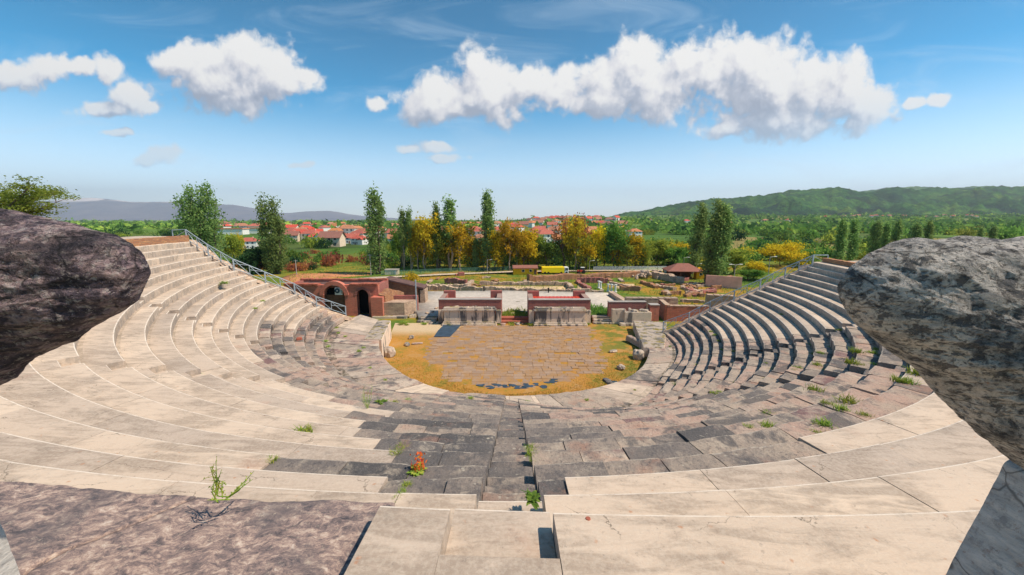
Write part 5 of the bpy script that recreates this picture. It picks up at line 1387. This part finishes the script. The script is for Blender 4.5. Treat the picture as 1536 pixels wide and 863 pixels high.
# ---- bushes: individuals near, one mass far away
def bush_mesh(seed, n, leafm, size=.3, low=False):
    r_ = np.random.default_rng(seed); cs = r_.normal(size=(12, 3)) * [.55, .55, .28] + [0, 0, .55]
    C = np.vstack([c_ + r_.normal(size=(n // 12, 3)) * [.26, .26, .2] for c_ in cs]); C[:, 2] = np.abs(C[:, 2]) + .02
    C[:, 2] *= 1.0 / C[:, 2].max(); global rng; rng = r_
    rn = np.repeat(r_.uniform(.2, .8, 12), n // 12) + r_.normal(0, .12, len(C))
    V, F, r = leaf_quads(C, size * .42, np.clip(rn, 0, 1), outward=(C - [0, 0, .3]) * .9)
    return mesh_np('shrub', V, F, leafm, None, False, fattr=r, make=False)
BU = {'green': [bush_mesh(s_, 500, L_GREEN) for s_ in (1, 2, 3)], 'dark': [bush_mesh(s_, 520, L_DARK) for s_ in (4, 5)], 'olive': [bush_mesh(s_, 460, L_OLIVE) for s_ in (6, 7)], 'yellow': [bush_mesh(s_, 440, L_YELLOW) for s_ in (8, 9)], 'rust': [bush_mesh(s_, 400, L_RUST) for s_ in (10,)], 'ochre': [bush_mesh(s_, 400, L_OCHRE) for s_ in (12,)]}
def bush(kind, x, y, r, h, label, group=None):
    o = bpy.data.objects.new('shrub', random.choice(BU[kind])); link(o)
    o.location = (x, y, tz(x, y) - .05); o.scale = (r, r, h); o.rotation_euler[2] = random.random() * 6.28
    return tag(o, label, 'shrub', group)
p = at(617, 420.5); bush('ochre', p[0], p[1], 1.6, 1.7, 'bright orange shrub on the meadow right of the annex roof')
nb = 0
def scatter(n, x0, x1, D0, D1, kinds, r0, r1, label, group, pw=1.0):
    for k in range(n):
        D = D0 + (D1 - D0) * random.random() ** pw; px = random.uniform(x0, x1); X_ = (px - 768) / FPX * D * 1.0
        kd = random.choice(kinds); r = random.uniform(r0, r1)
        bush(kd, X_, D, r, r * random.uniform(.9, 1.5), label % {'green': 'green', 'dark': 'dark green', 'olive': 'olive', 'yellow': 'yellow', 'rust': 'reddish', 'ochre': 'ochre'}[kd], group)
scatter(36, 575, 960, 108, 122, ['dark', 'dark', 'green'], 1.8, 3.2, '%s shrub in the hedge behind the road trees', 'shrubs of the hedge behind the road trees')
scatter(26, 395, 600, 104, 150, ['green', 'dark', 'green', 'olive', 'rust'], 1.6, 3.4, '%s shrub on the slope below the red roofed village', 'shrubs below the village')
scatter(12, 330, 470, 96, 104, ['rust', 'dark', 'rust', 'ochre'], 1.2, 2.2, '%s shrub near the foot of the double poplar', 'shrubs at the foot of the double poplar')
scatter(60, 950, 1330, 106, 190, ['green', 'olive', 'dark', 'green', 'olive', 'green'], 2.2, 4.2, '%s shrub in the thicket right of the kiosk', 'shrubs of the thicket right of the kiosk', 1.3)
scatter(60, 960, 1560, 190, 420, ['green', 'olive', 'dark', 'green', 'olive'], 3.0, 6.0, '%s shrub in the scrubland below the hill', 'shrubs of the scrubland', 1.2)
scatter(36, 580, 960, 124, 260, ['green', 'olive', 'dark', 'green'], 2.0, 4.0, '%s shrub among the houses of the middle village', 'shrubs of the middle village', 1.2)
scatter(24, 130, 560, 170, 420, ['green', 'dark', 'dark', 'yellow', 'olive'], 2.4, 5.0, '%s bush among the red roofs at the left', 'bushes among the red roofs', 1.2)
# far scrub and hedgerows that read as one mass
R_ = np.random.default_rng(77); CC = []; SS = []; RN = []
def mass(n, fx, D0, D1, s0, s1, pw):
    D = D0 + (D1 - D0) * R_.random(n) ** pw; X_ = fx(n) * D
    cl = np.sin(X_ * .021 + D * .011) + np.sin(X_ * .047 - D * .008 + 2) + R_.normal(0, .8, n)
    k = cl > -.1; X_, D = X_[k], D[k]; z = terr(X_, D); s = R_.uniform(s0, s1, len(X_)) * (1 + D / 1600)
    for x, d, z_, s_ in zip(X_, D, z, s):
        m = 16; q = R_.normal(size=(m, 3)) * [.55, .4, .32]; q[:, 2] = np.abs(q[:, 2])
        CC.append(np.array([x, d, z_]) + q * s_); SS.append(np.full(m, s_ * .48)); RN.append(np.clip(R_.normal(.45, .25) + R_.normal(0, .1, m), 0, 1))
mass(2600, lambda n: R_.uniform(.16, 1.5, n), 330, 1750, 3.5, 7.5, 1.3)
mass(1500, lambda n: R_.uniform(-1.2, .2, n), 420, 3000, 3.5, 8, 1.5)
mass(260, lambda n: R_.uniform(-.35, .3, n), 260, 520, 2.5, 5, 1.0)
C = np.vstack(CC); rng = np.random.default_rng(5)
V, F, r = leaf_quads(C, np.concatenate(SS), np.concatenate(RN), outward=np.tile([0, -.3, .7], (len(C), 1)))
L_FAR = foliage('far_scrub_leaves', (.03, .065, .016), (.08, .14, .025), (.19, .24, .04), .2)
o = mesh_np('scrub', V, F, L_FAR, None, False, fattr=r); tag(o, 'far scrub and hedgerows on the plain', kind='stuff')

# ================================================================ houses
def house_parts(kind, roofm, wallm, w=9, d=8, h=5, rh=2.6):
    mb = MB(); mb.box((0, 0, h / 2), (w, d, h))
    if kind == 'gable': mb.add([(-w / 2, -d / 2, h), (-w / 2, d / 2, h), (-w / 2, 0, h + rh), (w / 2, -d / 2, h), (w / 2, d / 2, h), (w / 2, 0, h + rh)], [(0, 2, 1), (3, 4, 5)])
    if kind == 'ell': mb.box((w * .32, -d * .55, h * .42), (w * .36, d * .5, h * .84))
    W_ = np.vstack(mb.V), mb.F
    e = .6; mr = MB(); a, b = w / 2 + e, d / 2 + e
    if kind == 'gable':
        for s_ in (-1, 1): mr.add([(-a, s_ * b, h - .25), (a, s_ * b, h - .25), (a, 0, h + rh), (-a, 0, h + rh), (-a, s_ * b, h - .05), (a, s_ * b, h - .05), (a, 0, h + rh + .2), (-a, 0, h + rh + .2)], [(0, 1, 2, 3), (4, 7, 6, 5), (0, 4, 5, 1), (1, 5, 6, 2), (3, 2, 6, 7), (0, 3, 7, 4)])
    else:
        rr = a * .42; mr.add([(-a, -b, h), (a, -b, h), (a, b, h), (-a, b, h), (-rr, 0, h + rh), (rr, 0, h + rh)], [(0, 1, 5, 4), (1, 2, 5), (2, 3, 4, 5), (3, 0, 4), (3, 2, 1, 0)])
        if kind == 'ell': x = w * .32; q = w * .18 + .4; y0 = -d * .8 - .4; mr.add([(x - q, y0, h * .84), (x + q, y0, h * .84), (x + q, -d * .2, h * .84), (x - q, -d * .2, h * .84), (x, y0, h * .84 + 1.7), (x, -d * .2, h * .84 + 1.7)], [(0, 1, 4), (1, 2, 5, 4), (3, 0, 4, 5), (2, 3, 5)])
    mc = MB(); mc.box((w * .2, d * .12, h + rh * .85), (.7, .7, 1.8)); mw = []
    for fl in range(2 if h > 4 else 1):
        for xx in (-.3, 0, .28 if kind != 'ell' else .06):
            m_ = MB(); m_.box((xx * w, -d / 2 - .02, 1.5 + fl * 2.6), (1.1, .12, 1.2)); mw.append(m_)
    md = MB(); md.box((-.16 * w, -d / 2 - .02, 1.05), (1.0, .12, 2.1))
    mk = lambda nm, mbb, mt: mesh_np(nm, np.vstack(mbb.V), mbb.F, mt, None, False, fattr=mbb.R, make=False)
    return [('wall', mk('wall', mb, wallm)), ('roof', mk('roof', mr, roofm)), ('chimney', mk('chimney', mc, M_CREAM)), ('door', mk('door', md, M_WOOD))] + [('window', mk('window', m_, M_GLASS)) for m_ in mw]
HT = {}
for kd in ('gable', 'hip', 'ell'):
    for rn, rm in (('red', M_TILE_RED), ('orange', M_TILE_OR), ('brown', M_TILE_BR)):
        HT[kd, rn] = house_parts(kd, rm, M_WHITE if rn != 'brown' else M_CREAM, *{'gable': (10, 8, 4.6, 2.8), 'hip': (11, 9, 5.2, 2.6), 'ell': (12, 8, 5, 2.6)}[kd])
def house(kd, rn, px, D, s_, label, rz=0, group=None, small=False):
    x = (px - 768) / FPX * D; z = tz(x, D)
    o = thing('house', label, 'house', (x, D, z - .1), rz, group); o.scale = (s_,) * 3
    r_ = None
    for nm, m in HT[kd, rn]:
        if small and nm in ('door', 'window', 'chimney'): continue
        c_ = bpy.data.objects.new(nm, m); link(c_, o)
        if nm == 'roof': r_ = c_
        if nm == 'chimney': c_.parent = r_
    return o
HN = [('hip', 'red', 376, 178, .62, 'house with bright red roof between the two left poplars', .3), ('gable', 'red', 458, 238, .9, 'low long red roofed house right of the double poplar', .1), ('gable', 'red', 487, 222, .72, 'white house with a large bright red gable roof', 1.2), ('ell', 'red', 474, 226, .6, 'white house joined to the left of the large red gable', .2),
 ('gable', 'red', 530, 215, .7, 'white house with red roof and gabled front left of the slim poplar', .2), ('ell', 'red', 541, 206, .62, 'white house with red porch roof left of the slim poplar', -.2), ('hip', 'red', 551, 250, .8, 'house with red roof peeping out by the slim poplar', 0),
 ('gable', 'orange', 594, 205, .7, 'orange roofed house right of the slim poplar', .2), ('hip', 'red', 616, 200, .8, 'white house with dark red roof behind the thin poplar pair', .4), ('hip', 'orange', 668, 215, .95, 'orange roofed house behind the tufted poplar', .1), ('ell', 'red', 695, 190, .8, 'cream house with red roof behind the orange tree', .2),
 ('hip', 'orange', 722, 205, .7, 'small orange roofed house left of the tallest poplar', -.2), ('gable', 'orange', 785, 182, .85, 'tall white house with orange gable roof behind the golden trees', 1.3), ('hip', 'red', 800, 190, .7, 'low red roofed house right of the tall white house', .1), ('hip', 'red', 818, 230, .95, 'house with rounded red roof above the trailer', .3), ('hip', 'red', 803, 260, .8, 'wide red roofed house behind the rounded red roof', -.1),
 ('gable', 'orange', 838, 205, .7, 'orange roofed house behind the nearly bare brown tree', .1), ('hip', 'orange', 950, 300, .8, 'orange roofed house seen above the bright yellow tree', .2), ('ell', 'orange', 880, 260, .9, 'orange roofed house behind the golden trees', .3), ('gable', 'brown', 500, 190, .95, 'low brown roofed shed among the village gardens', .05), ('gable', 'brown', 440, 232, .8, 'brown roofed house at the left end of the village', .2)]
for a in HN: house(*a)
def farhouses(n, x0, x1, D0, D1, s0, s1, rn, label, group):
    for k in range(n):
        px = random.uniform(x0, x1); D = random.uniform(D0, D1); r_ = random.choice(rn)
        house(random.choice(['gable', 'hip', 'ell']), r_, px, D, random.uniform(s0, s1), label % r_, random.uniform(-.8, .8), group, D > 330)
farhouses(18, 440, 612, 225, 400, .75, 1.05, ['red', 'red', 'orange'], '%s roofed house in the red roofed village left of the middle', 'houses of the left village')
farhouses(16, 640, 930, 260, 420, .8, 1.1, ['orange', 'red'], '%s roofed house in the lower part of the hillside town', 'houses of the lower hillside town')
farhouses(60, 690, 935, 480, 900, .9, 1.3, ['orange', 'red', 'red', 'brown'], '%s roofed house in the far hillside town', 'houses of the far hillside town')
farhouses(26, 340, 600, 420, 900, .9, 1.3, ['orange', 'red', 'brown', 'orange'], '%s roofed house far out on the left plain', 'houses far out on the left plain')
farhouses(6, 955, 1180, 760, 1000, .8, 1.2, ['orange', 'red'], '%s roofed house in the scrubland under the hill', 'houses under the wooded hill')
farhouses(20, 1230, 1480, 1350, 1550, .9, 1.4, ['orange', 'red', 'brown'], '%s roofed house in the village at the foot of the hill', 'houses at the foot of the hill')
for px, D, w in ((352, 330, 22), (395, 360, 18), (470, 700, 30), (528, 640, 22)):
    x = (px - 768) / FPX * D; t = thing('warehouse', 'long low pale building on the left plain', 'building', (x, D, tz(x, D)), .05, 'pale buildings on the left plain')
    mb = MB(); mb.box((0, 0, 2.2), (w, 9, 4.4)); mb.build('wall', M_WHITE, t); mb = MB(); mb.extr([(-w / 2 - .5, 4.4), (w / 2 + .5, 4.4), (w / 2 + .2, 5.2), (-w / 2 - .2, 5.2)], -5, 5); mb.build('roof', M_TILE_OR, t)

# ================================================================ rocks and fallen stones in the orchestra
def orock(px, py, size, mat, seed, label, name='rock', z=None):
    p = at(px, py, .05); o = rock_mesh(name, size, seed, mat, 4); o.location = p + np.array([0, 0, size[2] * .55]); o.rotation_euler[2] = seed
    tag(o, label, 'rock')
orock(584, 534, (.62, .5, .55), M_OLD, 2.2, 'round grey boulder at the left edge of the orchestra')
orock(617, 508, (.34, .26, .24), M_PODIUM, 4.1, 'small pale stone before the left parapet block'); orock(611, 518, (.42, .25, .16), M_PODIUM, 5.3, 'flat pale stone left of centre in the dry grass'); orock(626, 516, (.6, .22, .10), M_OLD, 6.6, 'long flat grey stone in the dry grass at the left')
orock(958, 538, (.62, .55, .55), M_OLD, 7.7, 'dark boulder at the right edge of the orchestra'); orock(932, 554, (.42, .26, .24), M_OLD, 8.4, 'small dark stone on the grass left of the right boulder'); orock(920, 528, (.5, .26, .12), M_PODIUM, 9.9, 'flat pale stone on the paving edge at the right')
orock(912, 573, (.6, .28, .12), M_OLD, 11.2, 'flat grey stone near the front right rim')
p = at(953, 517, .05); mb = MB(); mb.box((0, 0, .3), (.7, 2.6, .55), 0, .08); o = mb.build('fallen_block', M_OLD); o.location = p; o.rotation_euler = (.06, .18, .35); tag(o, 'long dark fallen block before the right parapet block', 'stone block')

# ================================================================ weeds and grass
def blades(n, h, spread, seed, lean=.45, w=.012):
    r_ = np.random.default_rng(seed); V = []; F = []; rn = []
    for k in range(n):
        b = r_.normal(size=2) * spread; th = r_.uniform(0, 6.28); L = h * r_.uniform(.5, 1.1); d = np.array([math.cos(th), math.sin(th)]); nn = np.array([-d[1], d[0]]); ww = w * r_.uniform(.7, 1.4)
        i = len(V); ln = lean * r_.uniform(.2, 1.2)
        for t in (0, .4, .75, 1):
            q = b + d * ln * L * t * t; z = L * (t - .25 * ln * t * t); e = ww * (1 - t * .85)
            V += [(q[0] - nn[0] * e, q[1] - nn[1] * e, z), (q[0] + nn[0] * e, q[1] + nn[1] * e, z)]
        for s_ in range(3): F.append((i + 2 * s_, i + 2 * s_ + 1, i + 2 * s_ + 3, i + 2 * s_ + 2))
        rn += [r_.uniform(0, 1)] * 3
    return np.array(V), F, rn
GT = [mesh_np('grass_tuft', *blades(90, .28, .09, s_, .8)[:2], L_GRASS, None, False, fattr=blades(90, .28, .09, s_, .8)[2], make=False) for s_ in (1, 2, 3)]
def on_row(px, py):
    best = None
    for k in range(-1, 19):
        d = ray(px, py); t = (9.3 - RISE * k - CAMZ) / (d[2] + .04 * d[0]); X_, Y_ = d[0] * t, d[1] * t
        ph = math.atan2(X_, CY - Y_); r = math.hypot(X_, CY - Y_)
        lo, hi = float(Rk(k, np.array(ph))), float(Rk(k - 1, np.array(ph)))
        if lo <= r <= hi: return np.array([X_, Y_, Zk(k, X_)]), k
        if best is None or abs(r - (lo + hi) / 2) < best[0]: best = (abs(r - (lo + hi) / 2), np.array([X_, Y_, Zk(k, X_)]), k)
    return best[1], best[2]
WD = [(1275, 606, 1.3), (1262, 614, .8), (1222, 586, 1.0), (1196, 553, .9), (1190, 556, .7), (1284, 528, 1.2), (1278, 545, 1.2), (1225, 548, 1), (1230, 530, .8), (1216, 518, .8), (1376, 562, 1.3), (1360, 574, 1), (1350, 572, 1), (1312, 548, .8), (1308, 530, .9), (1240, 606, .7), (1296, 624, .7), (1226, 650, .5), (1066, 498, .9), (1072, 503, .9), (1088, 492, .7), (1112, 498, .8), (1078, 512, .8), (1035, 502, .7), (1022, 512, .7), (1005, 520, .6), (1150, 620, .6), (1122, 640, .5), (1078, 588, .6),
 (336, 425, 1.2), (383, 463, .8), (394, 452, .9), (489, 512, .8), (492, 520, .8), (505, 492, .8), (508, 500, .8), (518, 505, .8), (538, 527, .9), (545, 522, .8), (555, 552, .6), (578, 570, .5), (600, 672, .55), (594, 680, .5), (610, 726, .3), (603, 738, .3), (597, 746, .25), (706, 598, .8), (612, 600, .6), (408, 690, .4), (797, 682, .5), (795, 672, .5), (800, 690, .35), (952, 585, .5), (880, 600, .5)]
for k, (px, py, s_) in enumerate(WD):
    p, kk = on_row(px, py); o = bpy.data.objects.new('grass_tuft', GT[k % 3]); link(o); o.location = p + (0, 0, -.03); o.scale = (s_ * 1.15, s_ * 1.15, s_ * .72); o.rotation_euler[2] = k * 1.3
    tag(o, 'green grass tuft growing in a joint of the seats', 'grass tuft', 'grass tufts in the joints of the seats')
def stalk_plant(name, px, py, label, stalks, h, leafm, broad=0, spread=.12, seed=1, red=0):
    p, k = on_row(px, py); t = thing(name, label, 'plant', p - (0, 0, .02)); r_ = np.random.default_rng(seed)
    mb = MB(); Cs = []
    for s_ in range(stalks):
        b = np.append(r_.normal(size=2) * .03, 0); e = np.append(r_.normal(size=2) * spread, h * r_.uniform(.6, 1.05)); m_ = (b + e) / 2 + np.append(r_.normal(size=2) * spread * .3, 0)
        mb.tube(b, m_, .006, .005, 5, False); mb.tube(m_, e, .005, .002, 5, False)
        for q in range(6):
            f = .25 + .75 * q / 6; c = b + (e - b) * f; e2 = c + r_.normal(size=3) * .35 * h * .25 + [0, 0, .05 * h]; mb.tube(c, e2, .003, .0015, 4, False); Cs += [e2, (c + e2) / 2]
    mb.build('stems', leafm if not red else L_RED, t)
    global rng; rng = r_
    if broad:
        V = []; F = []; rn = []
        for k in range(broad):
            th = r_.uniform(0, 6.28); L = h * r_.uniform(.6, 1.1); el = r_.uniform(.15, 1.0); d = np.array([math.cos(th) * math.cos(el), math.sin(th) * math.cos(el), math.sin(el)]); n_ = np.cross(d, (0, 0, 1)); n_ /= np.linalg.norm(n_); i = len(V); ww = L * r_.uniform(.13, .22)
            for f, wv in ((0, .15), (.3, .8), (.55, 1), (.8, .6), (1, .05)):
                q = d * L * f + np.array([0, 0, -.35 * L * f * f]); V += [q - n_ * ww * wv, q + n_ * ww * wv]
            for s_ in range(4): F.append((i + 2 * s_, i + 2 * s_ + 1, i + 2 * s_ + 3, i + 2 * s_ + 2)); rn.append(r_.uniform(.2, 1))
        mesh_np('leaves', np.array(V), F, leafm, t, True, fattr=rn)
    else:
        V, F, r = leaf_quads(np.array(Cs), .012, r_.uniform(0, 1, len(Cs))); mesh_np('leaves', V, F, leafm, t, False, fattr=r)
    if red:
        C = r_.normal(size=(60, 3)) * [.05, .05, .09] + [.05, 0, h * .7]; V, F, r = leaf_quads(C, .03, r_.uniform(0, 1, 60)); mesh_np('red_leaves', V, F, L_RED, t, False, fattr=r)
stalk_plant('fennel_weed', 326, 743, 'tall thin branching green weed above the dark slab', 5, .36, L_GRASS, 0, .07, 3)
stalk_plant('fennel_weed', 342, 744, 'low feathery weed lying beside the tall thin weed', 6, .16, L_GRASS, 0, .12, 4)
stalk_plant('dock_plant', 626, 706, 'green plant with red leaves left of the centre stair', 4, .22, L_GRASS, 26, .08, 5, red=1)
stalk_plant('leafy_weed', 797, 748, 'broad-leaved green plant at the right of the centre stair', 2, .15, L_GREEN, 34, .05, 6)
stalk_plant('tall_weed', 552, 612, 'tuft of tall pale weeds at the left stair of worn rows', 9, .8, L_GRASS, 0, .22, 7); stalk_plant('leafy_weed', 572, 604, 'small leafy weed right of the tall pale weeds', 3, .35, L_GREEN, 16, .1, 8)
stalk_plant('leafy_weed', 336, 426, 'bluish spiky plant on the upper left seats', 2, .55, L_POPLAR, 26, .1, 9)
for k in range(60):
    px_ = random.uniform(600, 985); p = at(px_, random.uniform(482, 489), .04); o = bpy.data.objects.new('grass_tuft', GT[k % 3]); link(o); s_ = random.uniform(.5, 1.2); o.location = p; o.scale = (s_ * 2, s_ * 2, s_); o.rotation_euler[2] = k
    tag(o, 'green grass tuft at the foot of the stage front', 'grass tuft', 'grass tufts at the foot of the stage front')
for k in range(150):                       # small tufts rooted along the back of the treads and in the joints
    kk = random.randint(2, 18); ph = random.uniform(-.9, 1.75) if random.random() < .75 else random.uniform(.2, 1.7)
    if is_white(kk, ph) and random.random() < .85: continue
    r = float(Rk(kk - 1, np.array(ph))) - .06 if random.random() < .7 else random.uniform(float(Rk(kk, np.array(ph))) + .1, float(Rk(kk - 1, np.array(ph))))
    x_, y_ = P2(r, ph); o = bpy.data.objects.new('grass_tuft', GT[k % 3]); link(o); s_ = random.uniform(.3, .75); o.location = (x_, y_, Zk(kk, x_) - .02); o.scale = (s_ * 1.5, s_ * 1.5, s_ * .8); o.rotation_euler[2] = k
    tag(o, 'green grass tuft growing in a joint of the seats', 'grass tuft', 'grass tufts in the joints of the seats')
p, k = on_row(449, 510); mb = MB(); mb.box((0, 0, .1), (.4, .28, .2), .4, .07); o = mb.build('brick_fragment', M_TERRA); o.location = p; tag(o, 'orange brick fragment lying on a pale left seat', 'brick fragment')
p, k = on_row(882, 779); mb = MB(); mb.tube((0, 0, -.01), (0, 0, .012), .028, .022, 14); o = mb.build('clay_shard', M_TERRA); o.location = p; tag(o, 'small flat orange clay shard on the near pale slab', 'shard')

def grass_field(name, label, n, sampler, h, mat, seed):
    r_ = np.random.default_rng(seed); P = sampler(r_, n); n = len(P); th = r_.uniform(0, 6.28, n); d = np.stack([np.cos(th), np.sin(th), np.zeros(n)], -1); w = (h * .16 * r_.uniform(.6, 1.4, n))[:, None]; L = (h * r_.uniform(.4, 1.2, n))[:, None]
    up = np.stack([r_.normal(0, .4, n), r_.normal(0, .4, n), np.ones(n)], -1); up /= np.linalg.norm(up, axis=1)[:, None]
    V = np.stack([P - d * w, P + d * w, P + up * L + d * w * .25, P + up * L - d * w * .25], 1).reshape(-1, 3)
    o = mesh_np(name, V, np.arange(4 * n).reshape(n, 4), mat, None, False, fattr=r_.uniform(0, 1, n)); tag(o, label, kind='stuff')
def s_orch(dry):
    def f(r_, n):
        ph = r_.uniform(-2.1, 2.15, n); R_ = rim(ph) * (1 - .55 * r_.random(n) ** 1.3) - .1; x, y = P2(R_, ph)
        lim = 1.0 - ((x - .4) / 8.4) ** 2 - (np.maximum(0, 37 - y) / 9) ** 2
        k = (y < 46) & (lim < r_.uniform(-.3, .2, n)) & (R_ < rim(ph) - .2); k &= (x > 6.5) | (r_.random(n) < .15) if not dry else True
        return np.stack([x, y, np.full(n, .03)], -1)[k]
    return f
grass_field('dry_grass', 'short dry ochre grass round the paving of the orchestra', 16000, s_orch(True), .11, L_DRYGRASS, 3)
grass_field('green_grass', 'short green grass at the right side of the orchestra', 9000, s_orch(False), .13, L_GRASS, 4)
def s_mead(r_, n):
    D = 50 + 62 * r_.random(n); px = r_.uniform(430, 1160, n); x = (px - 768) / FPX * D
    g_ = np.sin(x * .5) + np.sin(D * .7 + x * .2) + r_.normal(0, 1, n); k = (g_ > -.3) & ~((D < 68) & (x > -16) & (x < 17)) & ~((D < 62) & (x < -12))
    return np.stack([x, D, np.zeros(n)], -1)[k]
grass_field('meadow_grass', 'green meadow grass among the ruins', 26000, s_mead, .34, L_GRASS, 6)
grass_field('dry_meadow_grass', 'orange dry grass patches among the ruins', 7000, lambda r_, n: s_mead(r_, n)[lambda P: (np.sin(P[:, 0] * .17 + 2) + np.sin(P[:, 1] * .4) > .5)] if False else (lambda P: P[np.sin(P[:, 0] * .17 + 2) + np.sin(P[:, 1] * .4) > .5])(s_mead(r_, n)), .4, L_DRYGRASS, 8)
p0 = at(772, 470)
grass_field('green_grass', 'green grass on the bank between the two stage podia', 2500, lambda r_, n: np.stack([r_.normal(.4, .85, n).clip(-1.6, 2.4), 48.3 + np.abs(r_.normal(0, 1.6, n)), np.full(n, .5)], -1), .3, L_GRASS, 9)
grass_field('green_grass', 'deep green grass behind the steps right of the right podium', 2600, lambda r_, n: np.stack([r_.normal(10.9, .9, n).clip(9.2, 12.6), 48.4 + np.abs(r_.normal(0, 2.2, n)), np.full(n, .5)], -1), .5, L_GREEN, 10)

# ================================================================ the hazy air over the plain
mb = MB(); mb.box((0, 7000, 590), (36000, 20000, 1300))
def f_haze(g):
    return {'shader': g.n('ShaderNodeBsdfDiffuse').outputs[0]}
mz = bpy.data.materials.new('haze_air'); mz.use_nodes = True; mz.node_tree.nodes.clear(); G_ = NT(mz.node_tree)
pv = G_.n('ShaderNodeVolumePrincipled', {'Color': (.80, .89, 1.0, 1), 'Density': 7.5e-5, 'Anisotropy': .15}); om = G_.n('ShaderNodeOutputMaterial'); mz.node_tree.links.new(pv.outputs[0], om.inputs['Volume'])
o = mb.build('haze', mz); tag(o, kind='stuff')
